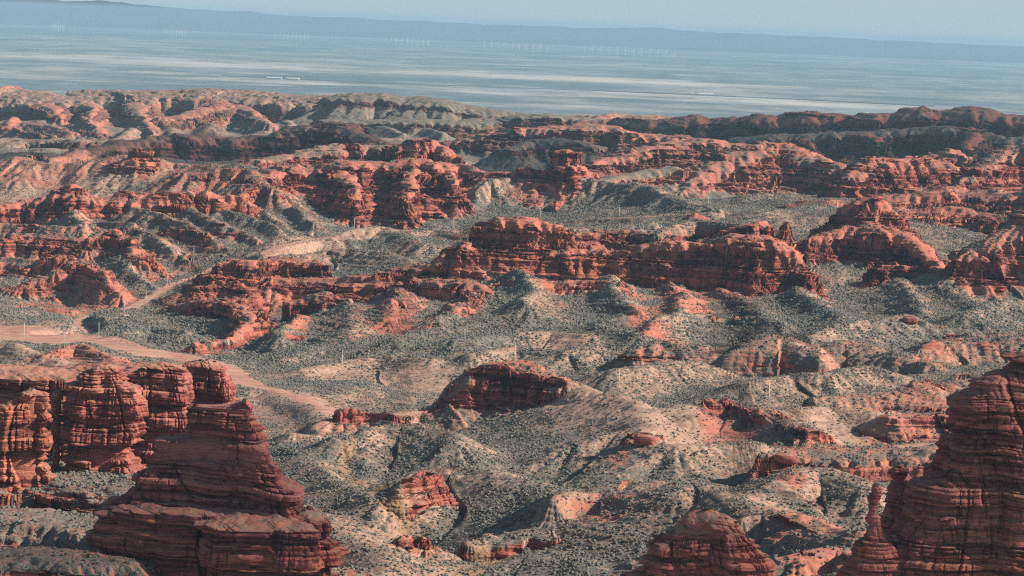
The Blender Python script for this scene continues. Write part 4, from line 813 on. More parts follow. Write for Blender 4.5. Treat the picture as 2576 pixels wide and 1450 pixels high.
terrain = grid_mesh('hills', PX, PY, PZ, {'mask': np.stack([RK, RD, VG, RO], -1)}, M_terrain)
terrain['kind'] = 'structure'
print('terrain mesh', round(time.time() - T0, 1))

# ------------------------------------------------------------------ plain, far mountains
def mat_plain():
    nb = NB('salt_and_gravel_plain')
    geo = nb.new('ShaderNodeNewGeometry'); pos = geo.outputs['Position']
    at = nb.new('ShaderNodeAttribute', attribute_name='mask')
    sp = nb.new('ShaderNodeSeparateColor'); nb.L(at.outputs['Color'], sp.inputs[0])
    n1 = nb.noise(nb.scaled(pos, (1 / 420, 1 / 1300, 1)), 1.0, 6, 0.72)
    n2 = nb.noise(nb.scaled(pos, (1 / 1600, 1 / 2600, 1)), 1.0, 5, 0.65)
    f = nb.math('ADD', sp.outputs[0], nb.math('ADD', nb.math('MULTIPLY', nb.math('SUBTRACT', n1, 0.5), 1.3), nb.math('MULTIPLY', nb.math('SUBTRACT', n2, 0.5), 1.8)))
    c = nb.mix(nb.ss(f, 0.0, 1.15), (0.10, 0.15, 0.185), (0.52, 0.52, 0.48))  # blue cast of the dark ground adds distance haze by colour
    nb.L(c, nb.b.inputs['Base Color']); nb.b.inputs['Roughness'].default_value = 1.0
    return nb.m
PLZ = -330.0
pm = np.linspace(-0.30, 0.30, 240); pyy = np.exp(np.linspace(np.log(5900), np.log(52000), 420))
PM, PYY = np.meshgrid(pm, pyy, indexing='ij')
pxx = PM * PYY
pzz = PLZ + 1.5 * fbm(pxx / 900, PYY / 900, 3, 5)
pr = project(np.stack([pxx, PYY, pzz], -1))
mk = np.full(pxx.shape, 0.30)
def pp(u, v, Y=None): 
    d = ray(u, v); return d * (PLZ / d[..., 2])
# pale salt flats and darker patches, each laid where it lies on the plain: u, v, half width px, half depth px, strength
for u, v, ru, rv, s in [(200, 146, 520, 12, .75), (700, 170, 420, 9, .7), (300, 180, 240, 3, .3), (1250, 192, 520, 7, .75), (1150, 168, 90, 3, .4), (1750, 212, 420, 7, .65), (1200, 233, 200, 4, .8), (1750, 243, 320, 5, .5), (2050, 262, 420, 8, .75),
                        (2450, 292, 300, 9, .5), (1500, 270, 420, 4, .4), (150, 200, 160, 3, .35), (950, 215, 300, 2, .3), (1900, 290, 400, 4, .4), (2300, 236, 300, 3, .2), (1450, 216, 260, 3.5, -.45), (900, 198, 300, 4, -.4), (300, 172, 300, 3, -.3),
                        (2300, 248, 300, 4, -.4), (1000, 226, 300, 3, -.3), (300, 215, 400, 10, -.3), (800, 105, 900, 9, -.25), (2000, 165, 700, 10, -.25), (100, 78, 400, 6, -.2), (1600, 255, 300, 2.5, -.3)]:
    c = pp(u, v); cu = pp(u + ru, v + ru * 0.0384); cv0 = pp(u, v - rv); cv1 = pp(u, v + rv)
    lx = abs(cu[0] - c[0]); 
    yc = 0.5 * (cv0[1] + cv1[1]); ly = abs(cv0[1] - cv1[1]) / 2
    sl = 0.0
    r = np.hypot((pxx - c[0]) / lx, (PYY - yc) / ly)
    mk += 0.6 * s * (1 - ss(0.0, 1.5, r + 0.35 * fbm(pxx / 1500, PYY / 1100, 5, 9, 0.6) * 1.6))
M_plain = mat_plain()
plain = grid_mesh('plain', pxx, PYY, pzz, {'mask': np.stack([mk, mk * 0, mk * 0, mk * 0 + 1], -1)}, M_plain)
plain['kind'] = 'structure'
nbm = NB('far_mountain_rock'); nbm.b.inputs['Base Color'].default_value = (0.07, 0.10, 0.11, 1); nbm.b.inputs['Roughness'].default_value = 1
mm = np.linspace(-0.30, 0.30, 500); my = np.linspace(50500, 60000, 40)
MM, MY = np.meshgrid(mm, my, indexing='ij')
mx = MM * MY
hprof = 330 + 70 * fbm(mm * 26, mm * 0 + 3.3, 4, 12) + 210 * ss(-0.06, -0.22, mm) - 60 * ss(0.05, 0.2, mm)
mz = PLZ + hprof[:, None] * np.sin(np.pi * np.clip((MY - 50500) / 9500, 0, 1)) ** 0.8 * (1 + 0.15 * fbm(mx / 900, MY / 900, 3, 15)) - 5
mts = grid_mesh('far_mountains', mx, MY, mz, {}, nbm.m)
mts['kind'] = 'structure'
# ------------------------------------------------------------------ helpers for things
def tag(o, label=None, cat=None, group=None, kind=None):
    if label: o['label'] = label
    if cat: o['category'] = cat
    if group: o['group'] = group
    if kind: o['kind'] = kind
    return o
def empty(name, loc, rz=0):
    o = bpy.data.objects.new(name, None); col.objects.link(o)
    o.location = loc; o.rotation_euler = (0, 0, rz); o.empty_display_size = 0.5
    return o
class MB:
    def __init__(s): s.v = []; s.f = []
    def add(s, v, f):
        n = len(s.v); s.v += [tuple(p) for p in v]; s.f += [tuple(i + n for i in q) for q in f]
    def box(s, c, d, rz=0):
        cx, cy, cz = c; dx, dy, dz = (k / 2 for k in d); cr, sr = math.cos(rz), math.sin(rz)
        v = [(cx + x * cr - y * sr, cy + x * sr + y * cr, cz + z) for x in (-dx, dx) for y in (-dy, dy) for z in (-dz, dz)]
        s.add(v, [(0, 1, 3, 2), (4, 6, 7, 5), (0, 4, 5, 1), (2, 3, 7, 6), (0, 2, 6, 4), (1, 5, 7, 3)])
    def tube(s, p0, p1, r0, r1, n=8):
        p0 = Vector(p0); p1 = Vector(p1); d = (p1 - p0).normalized(); a = d.orthogonal().normalized(); b = d.cross(a)
        v = []
        for p, r in ((p0, r0), (p1, r1)):
            for i in range(n):
                t = 2 * math.pi * i / n; v.append(p + a * (r * math.cos(t)) + b * (r * math.sin(t)))
        f = [(i, (i + 1) % n, n + (i + 1) % n, n + i) for i in range(n)] + [tuple(range(n))[::-1], tuple(range(n, 2 * n))]
        s.add(v, f)
    def build(s, name, mat, parent=None, smooth=False):
        me = bpy.data.meshes.new(name); me.from_pydata(s.v, [], s.f); me.update(); me.materials.append(mat)
        if smooth: me.polygons.foreach_set('use_smooth', [True] * len(me.polygons))
        o = bpy.data.objects.new(name, me); col.objects.link(o)
        if parent: o.parent = parent
        return o
def simple_mat(name, rgb, rough=0.7, var=0.15, scale=3.0, metal=0.0):
    nb = NB(name); tc = nb.new('ShaderNodeTexCoord')
    n = nb.noise(tc.outputs['Object'], scale, 4, 0.6)
    c = nb.mix(nb.ss(n, 0.3, 0.7), tuple(k * (1 - var) for k in rgb), tuple(min(1, k * (1 + var)) for k in rgb))
    nb.L(c, nb.b.inputs['Base Color']); nb.b.inputs['Roughness'].default_value = rough; nb.b.inputs['Metallic'].default_value = metal
    return nb.m
def hit(u, v, Y, span=0.12, n=500):
    """where the line of sight through (u, v) meets the ground, near distance Y"""
    d = ray(u, v); ys = np.linspace(Y * (1 - span), Y * (1 + span), n)
    z = relief(d[0] * ys, ys, False)[0]
    b = d[2] * ys <= z
    k = int(np.argmax(b)) if b.any() else int(np.argmin(np.abs(d[2] * ys - z)))
    return Vector((d[0] * ys[k], ys[k], float(z[k])))

# ------------------------------------------------------------------ near sandstone buttes
LN, HN = layers(-260, 20, 0.35, 2.9, 21)
LM, HM = layers(-260, 20, 3.0, 8.0, 23)
LS, HS = layers(-260, 20, 0.22, 0.6, 25)
def mat_butte():
    nb = NB('bedded_red_sandstone')
    geo = nb.new('ShaderNodeNewGeometry'); pos = geo.outputs['Position']
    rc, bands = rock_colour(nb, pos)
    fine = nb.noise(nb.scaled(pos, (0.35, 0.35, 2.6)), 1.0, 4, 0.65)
    rc = nb.mix(nb.ss(fine, 0.33, 0.6, 0.6, 0), rc, (0.12, 0.036, 0.03))  # dark laminae painted to sharpen the shade between beds
    grime = nb.noise(pos, 0.25, 5, 0.65)
    rc = nb.mix(nb.ss(grime, 0.52, 0.8, 0, 0.5), rc, (0.55, 0.27, 0.19))
    one = nb.new('ShaderNodeValue'); one.outputs[0].default_value = 0.55
    two = nb.new('ShaderNodeValue'); two.outputs[0].default_value = 0.62
    gc, bush, n2 = soil_and_scrub(nb, pos, one.outputs[0], two.outputs[0], 0.55)
    nz = nb.new('ShaderNodeSeparateXYZ'); nb.L(geo.outputs['Normal'], nz.inputs[0])
    flat = nb.math('ADD', nz.outputs[2], nb.math('MULTIPLY', nb.math('SUBTRACT', nb.noise(pos, 0.5, 3), 0.5), 0.5))
    atb = nb.new('ShaderNodeAttribute', attribute_name='mask'); spb = nb.new('ShaderNodeSeparateColor'); nb.L(atb.outputs['Color'], spb.inputs[0])
    f = nb.ss(nb.math('ADD', flat, nb.math('MULTIPLY', spb.outputs[0], 0.5)), 0.78, 0.95)
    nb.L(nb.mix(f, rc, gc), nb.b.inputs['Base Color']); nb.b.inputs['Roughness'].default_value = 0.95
    h = nb.math('ADD', nb.math('MULTIPLY', fine, 0.7), nb.math('MULTIPLY', nb.noise(pos, 1.6, 5, 0.65), 0.5))
    bp_ = nb.new('ShaderNodeBump'); bp_.inputs['Strength'].default_value = 1.0; bp_.inputs['Distance'].default_value = 0.55
    nb.L(h, bp_.inputs['Height']); nb.L(bp_.outputs[0], nb.b.inputs['Normal'])
    return nb.m
M_butte = mat_butte()
BUTTE_FLATS = []
def loft(name, left, right, Y, ratio=0.7, bmin=2, bmax=30, zb=None, nth=700, nz=520, ex=2.6, beds=1.0, flutes=1.0, fl=8.0, seed=1, caph=1.5, yo=None, turn=0.0, facet=1.0, bias=0.8, parent=None):
    """a rock mass whose outline follows (u, v) edges at distance Y; beds and buttresses are real relief"""
    l = np.array(left, float); r = np.array(right, float)
    pl_ = P(l[:, 0], l[:, 1], np.full(len(l), float(Y))); pr_ = P(r[:, 0], r[:, 1], np.full(len(r), float(Y)))
    pl_ = pl_[np.argsort(pl_[:, 2])]; pr_ = pr_[np.argsort(pr_[:, 2])]
    ztop = min(pl_[-1, 2], pr_[-1, 2]) if abs(pl_[-1, 2] - pr_[-1, 2]) < 4 else max(pl_[-1, 2], pr_[-1, 2])
    zbot = zb if zb is not None else -185
    z = np.linspace(zbot, ztop, nz)
    xl = np.interp(z, pl_[:, 2], pl_[:, 0]); xr = np.interp(z, pr_[:, 2], pr_[:, 0])
    lo = min(pl_[0, 2], pr_[0, 2])
    ext = np.clip(lo - z, 0, None) * 0.25
    xl = xl - ext; xr = xr + ext
    ncap = 70
    tc = np.linspace(0, 1, ncap + 1)[1:]
    sc_ = np.concatenate([np.ones(nz), 1 - tc])
    zz = np.concatenate([z, ztop + caph * (1 - (1 - tc) ** 1.7)])
    xl = np.concatenate([xl, np.full(ncap, xl[-1])]); xr = np.concatenate([xr, np.full(ncap, xr[-1])])
    a = np.maximum((xr - xl) / 2, 0.3); cx = (xr + xl) / 2
    b = np.clip(a * ratio, bmin, bmax)
    yoff = np.zeros_like(zz) if yo is None else np.interp(zz, *yo)
    th = np.linspace(0, 2 * np.pi, nth, endpoint=False) + np.pi / 2
    ct, st = np.cos(th), np.sin(th)
    ex_ = 2 / ex
    sx = np.sign(ct) * np.abs(ct) ** ex_; sy = np.sign(st) * np.abs(st) ** ex_
    A, TH = np.meshgrid(np.arange(len(zz)), th)          # nth x nz
    Z = np.broadcast_to(zz, A.shape).copy()
    X = cx + sx[:, None] * a * sc_; Yc = Y + yoff + b[:] * 0.0 + sy[:, None] * b * sc_
    Yc = Yc + (b - b[0]) * 0.0
    nxx = ct[:, None] * b / a; nyy = st[:, None] * np.ones_like(a); nn = np.hypot(nxx, nyy); nxx = nxx / nn; nyy = nyy / nn
    Yc = Yc + 0.22 * turn * (X - cx) * np.clip(sc_, 0, 1) + 2.2 * perlin(X / 16, Z / 40, seed + 30) * np.clip(a / 12, 0, 1)
    wz = Z + 0.018 * X + 0.5 * perlin(X / 10, Yc / 10, seed) + 0.9 * perlin(X / 35, Yc / 35, seed + 3)
    # bulging beds, harder groups of beds, thin laminae
    bn, hn = bulge(wz, LN, HN); _, hm = bulge(wz + 0.6 * perlin(X / 6, Yc / 6, seed + 4), LM, HM); bs, hs = bulge(wz + 0.15 * perlin(X / 3, Yc / 3, seed + 5), LS, HS)
    vary = np.clip(0.75 + 0.8 * perlin(X / 7, Yc / 7 + Z / 9, seed + 6), 0.15, 1.6)
    bn = 1 - np.clip(1 - bn, 0, 1) ** 1.6
    D = beds * ((bn - 0.8) * 1.9 * vary + (hn - 0.5) * 1.1 * vary + (hm - 0.5) * 2.6 + (bs - 0.5) * 0.22 + 1.1 * fbm(X / 8 + Yc / 7, Z / 1.9, 3, seed + 9) * vary)
    # buttresses: deep rounded columns between joints that run down through the beds
    q = X * 0.9 + Yc * 0.6
    c1 = np.abs(perlin(X / fl, Yc / fl + Z / 130, seed + 11)); c2 = np.abs(perlin(X / (fl * 0.42), Yc / (fl * 0.42) + Z / 60, seed + 12))
    D += flutes * (-1.6 * (1 - np.minimum(1, c1 * 5)) ** 2 * ss(-0.3, 0.2, perlin(X / 20, Z / 14, seed + 20)) - 0.6 * (1 - np.minimum(1, c2 * 4.0)) ** 2 * ss(-0.2, 0.3, perlin(X / 15, Z / 9, seed + 13)) + 2.0 * fbm(X / 11, Yc / 11 + Z / 30, 4, seed + 14))
    pc = X * 0.9 + Yc * 0.75
    D += 1.15 * beds * blocks(pc, wz, LN, 3.4) + 1.9 * beds * blocks(pc, wz, LM, 8.0)
    fj = pc / 9.0 + 0.5 * perlin(Z / 26, Z * 0 + seed) + 0.06 * Z / 9.0; kj = np.floor(fj).astype(np.int32); tj = fj - kj
    ja, jb = RV[(kj * 67 + seed) & 255], RV[((kj + 1) * 67 + seed) & 255]
    D += facet * (3.2 * (ja + (jb - ja) * ss(0.9, 1.0, tj) - 0.5) + 1.6 * (ja - 0.5) * (tj - 0.5) - 0.9 * (1 - ss(0, 0.06, np.minimum(tj, 1 - tj))))
    D += 0.40 * fbm(X / 2.4 + Yc / 3.1, Z / 1.1, 4, seed + 15)
    D *= np.clip(sc_, 0, 1) ** 3
    D *= np.clip(np.minimum(a, b) / 4.5, 0.12, 1)
    lim = np.minimum(a, b) * 0.5
    D = D - bias * np.clip(np.minimum(a, b) / 4.5, 0.1, 1)
    D = np.clip(np.where(D > 0, 2.4 * np.tanh(D / 2.4), D), -lim, 4)
    X = X + D * nxx; Yc = Yc + D * nyy
    Z[:, nz:] += 0.9 * fbm(X[:, nz:] / 4, Yc[:, nz:] / 4, 3, seed + 16)
    capm = np.broadcast_to(ss(1.0, 0.9, sc_), X.shape)
    o = grid_mesh(name, X[::-1], Yc[::-1], Z[::-1], {'mask': np.stack([capm, capm, capm, capm * 0 + 1], -1)}, M_butte, wrap=True)
    if parent: o.parent = parent
    n = gradients(X, Yc, Z)
    m = (n[..., 2] > 0.78) & (np.arange(len(zz)) > 40)[None]
    ii = np.argwhere(m)
    if len(ii):
        for k in np.random.RandomState(seed).choice(len(ii), min(len(ii), 400)):
            i, j = ii[k]; BUTTE_FLATS.append((X[i, j], Yc[i, j], Z[i, j]))
    return o
def butte_root(u, v, Y, name, label, cat):
    p = P(u, v, float(Y)); e = empty(name, (p[0], Y, -150)); 
    return tag(e, label, cat)
def loft_thing(label, cat, name, *a, **k):
    return tag(loft(name, *a, **k), label, cat)

# left foreground: stepped tower on a broad block
LT = dict(beds=1.0, flutes=0.9)
tower = loft('butte', [(602, 1012), (560, 1020), (468, 1023), (463, 1050), (470, 1062), (458, 1078), (458, 1095), (440, 1100), (362, 1104), (355, 1118), (360, 1136), (350, 1146), (348, 1156), (358, 1166), (342, 1180), (336, 1205), (322, 1225), (312, 1240), (300, 1258), (255, 1275), (245, 1300), (240, 1450), (235, 1600)],
     [(630, 1012), (641, 1022), (643, 1035), (648, 1048), (650, 1075), (656, 1085), (664, 1112), (678, 1122), (686, 1132), (690, 1150), (698, 1170), (712, 1196), (722, 1208), (744, 1214), (748, 1228), (750, 1258), (742, 1272), (760, 1290), (790, 1300), (800, 1330), (800, 1600)], 640, ratio=0.5, bmin=3, bmax=13, seed=2, ex=5, turn=-1.0, nth=1100, nz=900, fl=9, caph=1.2, yo=([-140, -112, -104, -85], [0, 0, 0, 0]))
tag(tower, 'tall dark layered sandstone butte with stepped left shoulder, left foreground', 'butte')
block = loft('rock_block', [(300, 1262), (252, 1274), (245, 1292), (240, 1320), (246, 1345), (236, 1365), (240, 1390), (236, 1420), (228, 1450), (220, 1600)], [(600, 1262), (622, 1290), (625, 1320), (630, 1600)], 640, ratio=0.9, bmin=15, bmax=16, seed=5, ex=4.5, nth=900, nz=620, fl=11, caph=1.0)
tag(block, 'broad shaded rock block at the foot of the tall left butte', 'rock')
bench = loft('rock_ledge', [(500, 1300), (496, 1600)], [(760, 1296), (798, 1308), (803, 1330), (798, 1345), (806, 1365), (803, 1390), (812, 1410), (810, 1430), (818, 1450), (825, 1600)], 632, ratio=1.3, bmin=15, bmax=15.5, seed=6, ex=6, nth=900, nz=520, fl=10, caph=2.4)
tag(bench, 'rock ledge with a sunlit scrubby top at the right foot of the tall left butte', 'rock')
lit = loft('rock_buttress', [(720, 1300), (715, 1600)], [(800, 1300), (822, 1306), (838, 1318), (842, 1335), (836, 1350), (850, 1365), (853, 1378), (862, 1392), (850, 1402), (858, 1430), (866, 1450), (875, 1600)], 632, ratio=0.9, bmin=5, bmax=12, seed=8, ex=2.4, nz=420, fl=6, caph=2.0)
tag(lit, 'sunlit knobbly sandstone buttress at the right edge of the left foreground block', 'rock')
# wall behind it
W = []
W.append((loft('cliff', [(150, 924), (150, 1180)], [(530, 912), (556, 922), (570, 945), (584, 985), (588, 1180)], 872, ratio=0.25, bmin=10, bmax=16, seed=12, ex=4.5, fl=7, flutes=1.3, nth=1100, caph=2.2, zb=-165), 'long shaded rock wall under the scrubby plateau, behind the sunlit left columns'))
W.append((loft('cliff', [(-300, 928), (-300, 1250)], [(160, 926), (200, 930), (215, 950), (225, 1250)], 850, ratio=0.3, bmin=14, bmax=22, seed=11, ex=5, fl=12, nth=1000, caph=2.5, zb=-165), 'shaded rock wall along the left edge behind the rounded columns'))
W.append((loft('cliff', [(28, 998), (45, 990), (20, 1010), (-10, 1022), (-60, 1030), (-100, 1060), (-120, 1200)], [(112, 985), (114, 1000), (112, 1025), (116, 1040), (130, 1050), (118, 1075), (120, 1130), (118, 1180), (135, 1200)], 770, ratio=0.45, bmin=5, bmax=10, seed=13, ex=2.8, fl=7, caph=1.5, zb=-160), 'sunlit layered sandstone column at the far left edge with domed top'))
W.append((loft('rock_pillar', [(132, 988), (130, 1010), (134, 1030), (128, 1200)], [(148, 984), (154, 995), (152, 1020), (152, 1200)], 790, ratio=1.0, bmin=1.0, bmax=3, seed=15, ex=2.2, fl=4, flutes=0.3, nth=300, nz=320, caph=0.6, zb=-160), 'slim rock pillar in the cleft between the two left sandstone masses'))
W.append((loft('cliff', [(205, 930), (185, 940), (178, 965), (165, 985), (156, 1010), (152, 1040), (160, 1080), (150, 1130), (145, 1190)], [(318, 922), (330, 930), (322, 950), (338, 970), (352, 985), (358, 1010), (362, 1040), (358, 1070), (352, 1095), (340, 1105), (350, 1115), (340, 1130), (365, 1200)], 790, ratio=0.45, bmin=7, bmax=14, seed=17, ex=3.6, fl=13, flutes=0.9, caph=2.0, nth=1000, nz=700, zb=-160), 'broad rounded sandstone cliff with scrubby domed top, left of centre in the left wall'))
W.append((loft('cliff', [(340, 922), (335, 935), (330, 965), (340, 1000), (345, 1180)], [(450, 918), (470, 928), (478, 950), (480, 975), (482, 1000), (480, 1100), (485, 1180)], 825, ratio=0.5, bmin=6, bmax=12, seed=19, ex=4.0, fl=6, caph=1.6, zb=-160), 'fluted sandstone cliff under a grassy cap between the broad cliff and the knobbly one'))
W.append((loft('cliff', [(452, 918), (440, 930), (435, 960), (440, 990), (435, 1180)], [(540, 912), (556, 920), (570, 935), (575, 960), (586, 975), (588, 1000), (585, 1060), (592, 1180)], 850, ratio=0.6, bmin=5, bmax=12, seed=21, ex=3.4, fl=5, caph=1.8, zb=-160), 'knobbly sandstone cliff with pale rounded top at the right end of the left wall'))
for o, lb in W: tag(o, lb, 'cliff' if o.name.startswith('cliff') else 'rock pillar')
# right foreground butte, its pillar and cap rock
rb = loft('butte', [(2530, 893), (2522, 897), (2526, 918), (2512, 926), (2480, 930), (2444, 944), (2436, 968), (2412, 982), (2398, 1000), (2396, 1030), (2392, 1045), (2384, 1075), (2370, 1094), (2357, 1112), (2356, 1128), (2344, 1146), (2333, 1163), (2320, 1179), (2296, 1190), (2268, 1200), (2264, 1218), (2256, 1235), (2254, 1250), (2259, 1266), (2250, 1283), (2225, 1297), (2215, 1310), (2205, 1340), (2190, 1370), (2180, 1420), (2150, 1500), (2140, 1600)],
     [(2860, 893), (2900, 1000), (2960, 1200), (3000, 1600)], 600, ratio=0.5, bmin=8, bmax=16, seed=31, ex=3.2, turn=1.0, nth=1200, nz=1000, fl=10, flutes=0.8, caph=2)
tag(rb, 'huge dark layered sandstone butte filling the right edge of the view', 'butte')
pil = loft('rock_pillar', [(2195, 1221), (2192, 1230), (2194, 1237), (2186, 1243), (2186, 1256), (2190, 1266), (2183, 1274), (2186, 1284), (2182, 1296), (2172, 1303), (2173, 1312), (2178, 1320), (2170, 1334), (2160, 1348), (2152, 1362), (2148, 1382), (2150, 1400), (2138, 1420), (2118, 1435), (2100, 1500)],
     [(2216, 1221), (2220, 1229), (2217, 1237), (2219, 1246), (2212, 1256), (2208, 1264), (2211, 1274), (2206, 1282), (2209, 1294), (2215, 1303), (2216, 1316), (2222, 1330), (2240, 1360), (2260, 1400), (2280, 1500)], 585, ratio=0.8, bmin=0.9, bmax=6, seed=33, ex=2.3, nth=360, nz=700, fl=5, flutes=0.35, beds=0.8, facet=0.2, bias=-0.2, caph=0.3)
tag(pil, 'thin leaning sandstone pillar with a flat cap beside the dark right butte', 'rock pillar')
capr = loft('balanced_rock', [(2247, 1173), (2240, 1180), (2238, 1190), (2242, 1198), (2247, 1206), (2238, 1225), (2225, 1270)], [(2276, 1174), (2282, 1182), (2285, 1194), (2279, 1200), (2272, 1208), (2285, 1225), (2310, 1270)], 614, ratio=0.8, bmin=0.9, bmax=3, seed=35, ex=2.2, nth=300, nz=320, fl=4, flutes=0.25, facet=0.2, bias=-0.6, beds=0.6, caph=0.5, zb=-122)
tag(capr, 'pale round cap rock perched on a neck above the right pillar', 'rock')
# bottom centre butte with scrubby dome
bc = loft('butte', [(1640, 1338), (1622, 1346), (1628, 1356), (1618, 1368), (1620, 1382), (1616, 1394), (1604, 1404), (1600, 1418), (1585, 1430), (1560, 1446), (1540, 1500), (1530, 1600)],
     [(1868, 1326), (1895, 1333), (1908, 1345), (1915, 1358), (1912, 1375), (1922, 1390), (1918, 1404), (1930, 1426), (1938, 1450), (1950, 1500), (1960, 1600)], 575, ratio=0.6, bmin=5, bmax=12, seed=41, ex=2.5, nth=900, nz=420, fl=7, flutes=0.8, caph=5.2)
nfl = len(BUTTE_FLATS)
tag(bc, 'squat sandstone butte with a scrub covered dome at the bottom centre', 'butte')

# ------------------------------------------------------------------ added unseen clouds, placed to shade the near buttes and the far ranges
def mat_shade_cloud(op):
    m = bpy.data.materials.new('thin_white_shade_cloud'); m.use_nodes = True; n = m.node_tree.nodes; n.remove(n['Principled BSDF'])
    tl = n.new('ShaderNodeBsdfTranslucent'); tl.inputs[0].default_value = (0.9, 0.9, 0.92, 1); tp = n.new('ShaderNodeBsdfTransparent'); mx = n.new('ShaderNodeMixShader'); mx.inputs[0].default_value = op
    m.node_tree.links.new(tp.outputs[0], mx.inputs[1]); m.node_tree.links.new(tl.outputs[0], mx.inputs[2]); m.node_tree.links.new(mx.outputs[0], n['Material Output'].inputs[0])
    return m
M_shade_cloud = mat_shade_cloud(0.46); M_shade_veil = mat_shade_cloud(0.30)
def shade_cloud(label, shade, H, rx, ry, rz, seed, mat=None):
    # floats where the sun's ray to the shaded spot crosses the height H
    g = Vector(shade); k = (H - g.z) / dirv.z; c = g + dirv * k
    nu, nv = 160, 90
    U = np.linspace(0, 2 * np.pi, nu, endpoint=False)[:, None]; V = np.linspace(-np.pi / 2, np.pi / 2, nv)[None]
    x = np.cos(U) * np.cos(V); y = np.sin(U) * np.cos(V); zc = np.sin(V) + 0 * U
    r = 1 + 0.30 * fbm(x * 2 + seed, y * 2 + zc, 4, seed) + 0.10 * fbm(x * 9 + seed, y * 9 + zc * 5, 3, seed + 1)
    o = grid_mesh('shade_cloud', c.x + rx * r * x, c.y + ry * r * y, c.z + rz * r * np.where(zc < 0, zc * 0.35, zc), {}, mat or M_shade_cloud, wrap=True)
    return tag(o, label, 'shade_cloud')
shade_cloud('low cloudy veil added out of view to shade the near buttes', (25, 612, -125), 900, 150, 62, 30, 3, M_shade_veil)
shade_cloud('wide cloudy veil added out of view to shade the right end of the far range', (620, 4080, -120), 1300, 520, 420, 60, 8)
shade_cloud('cloudy veil added out of view to shade the long ridge at the centre left', (-230, 3400, -150), 1200, 330, 220, 50, 13)

# ------------------------------------------------------------------ boulders
def boulder(name, label, u, v, Y, sx, sy, sz, seed, rot=0.3, tilt=0.0, mat=None, p=None):
    import bmesh
    bm = bmesh.new(); bmesh.ops.create_icosphere(bm, subdivisions=4, radius=1)
    c = np.array([v_.co[:] for v_ in bm.verts])
    k = np.sign(c) * np.abs(c) ** 0.7
    k *= (1 + 0.16 * fbm(c[:, 0] * 1.3 + seed, c[:, 1] * 1.3 + c[:, 2], 4, seed))[:, None]
    for v_, q in zip(bm.verts, k): v_.co = (q[0] * sx, q[1] * sy, q[2] * sz)
    me = bpy.data.meshes.new(name); bm.to_mesh(me); bm.free(); me.materials.append(mat or M_butte)
    me.polygons.foreach_set('use_smooth', [True] * len(me.polygons))
    o = bpy.data.objects.new(name, me); col.objects.link(o)
    q = hit(u, v, Y) if p is None else Vector(p)
    o.location = q + Vector((0, 0, sz * 0.55)); o.rotation_euler = (0.1, tilt, rot)
    return tag(o, label, 'boulder')
M_pale = simple_mat('pale_weathered_stone', (0.45, 0.36, 0.30), 0.9, 0.25, 1.5)
M_slab = simple_mat('grey_pink_slab_stone', (0.40, 0.24, 0.20), 0.9, 0.25, 1.0)
boulder('boulder', 'long tilted grey slab fallen against the red wall, upper left', 479, 494, 2300, 4.2, 1.6, 1.7, 3, 0.2, 0.5, M_slab)
boulder('boulder', 'dark smooth boulder on the slope left of the straight cliff line', 1975, 1175, 985, 4.2, 2.4, 1.7, 4, -0.1, 0.12)
boulder('boulder', 'overhanging dark caprock block in the middle of the pale slope', 1622, 1118, 1085, 4.4, 2.6, 2.2, 6, 0.0, 0.02)
boulder('boulder', 'dark red boulder low on the scrub slope right of the gully', 2290, 812, 1650, 4.5, 3.0, 2.4, 9, 0.1, 0.0)
boulder('boulder', 'small jagged boulder perched on the ledge of the left foreground butte', 775, 1300, 630, 0.9, 0.8, 1.3, 12, 0.4, 0.3, None, P(777, 1296, 632.0))

# ------------------------------------------------------------------ utility poles
M_pole = simple_mat('pale_concrete', (0.62, 0.62, 0.60), 0.8, 0.08)
M_iron = simple_mat('galvanised_iron', (0.35, 0.36, 0.37), 0.5, 0.1, 3, 0.6)
M_ins = simple_mat('white_porcelain', (0.7, 0.7, 0.68), 0.3, 0.04)
def make_pole(h=10.5):
    r = empty('utility_pole', (0, 0, 0))
    m = MB(); m.tube((0, 0, -1), (0, 0, h), 0.18, 0.12, 10); m.build('post', M_pole, r, True)
    m = MB(); m.box((0, 0, h - 0.9), (1.9, 0.12, 0.12)); m.tube((0.7, 0, h - 0.95), (0, 0, h - 1.7), 0.03, 0.03, 5); m.tube((-0.7, 0, h - 0.95), (0, 0, h - 1.7), 0.03, 0.03, 5)
    arm = m.build('crossarm', M_iron, r)
    for x in (-0.85, 0.85, 0):
        m = MB(); z0 = h - 0.84 if x else h
        m.tube((x, 0, z0), (x, 0, z0 + 0.12), 0.03, 0.03, 6); m.tube((x, 0, z0 + 0.12), (x, 0, z0 + 0.34), 0.09, 0.05, 8); m.build('insulator', M_ins, r)
    return r
def copy_tree(o, parent=None):
    c = o.copy(); col.objects.link(c); c.parent = parent
    for ch in o.children: copy_tree(ch, c)
    return c
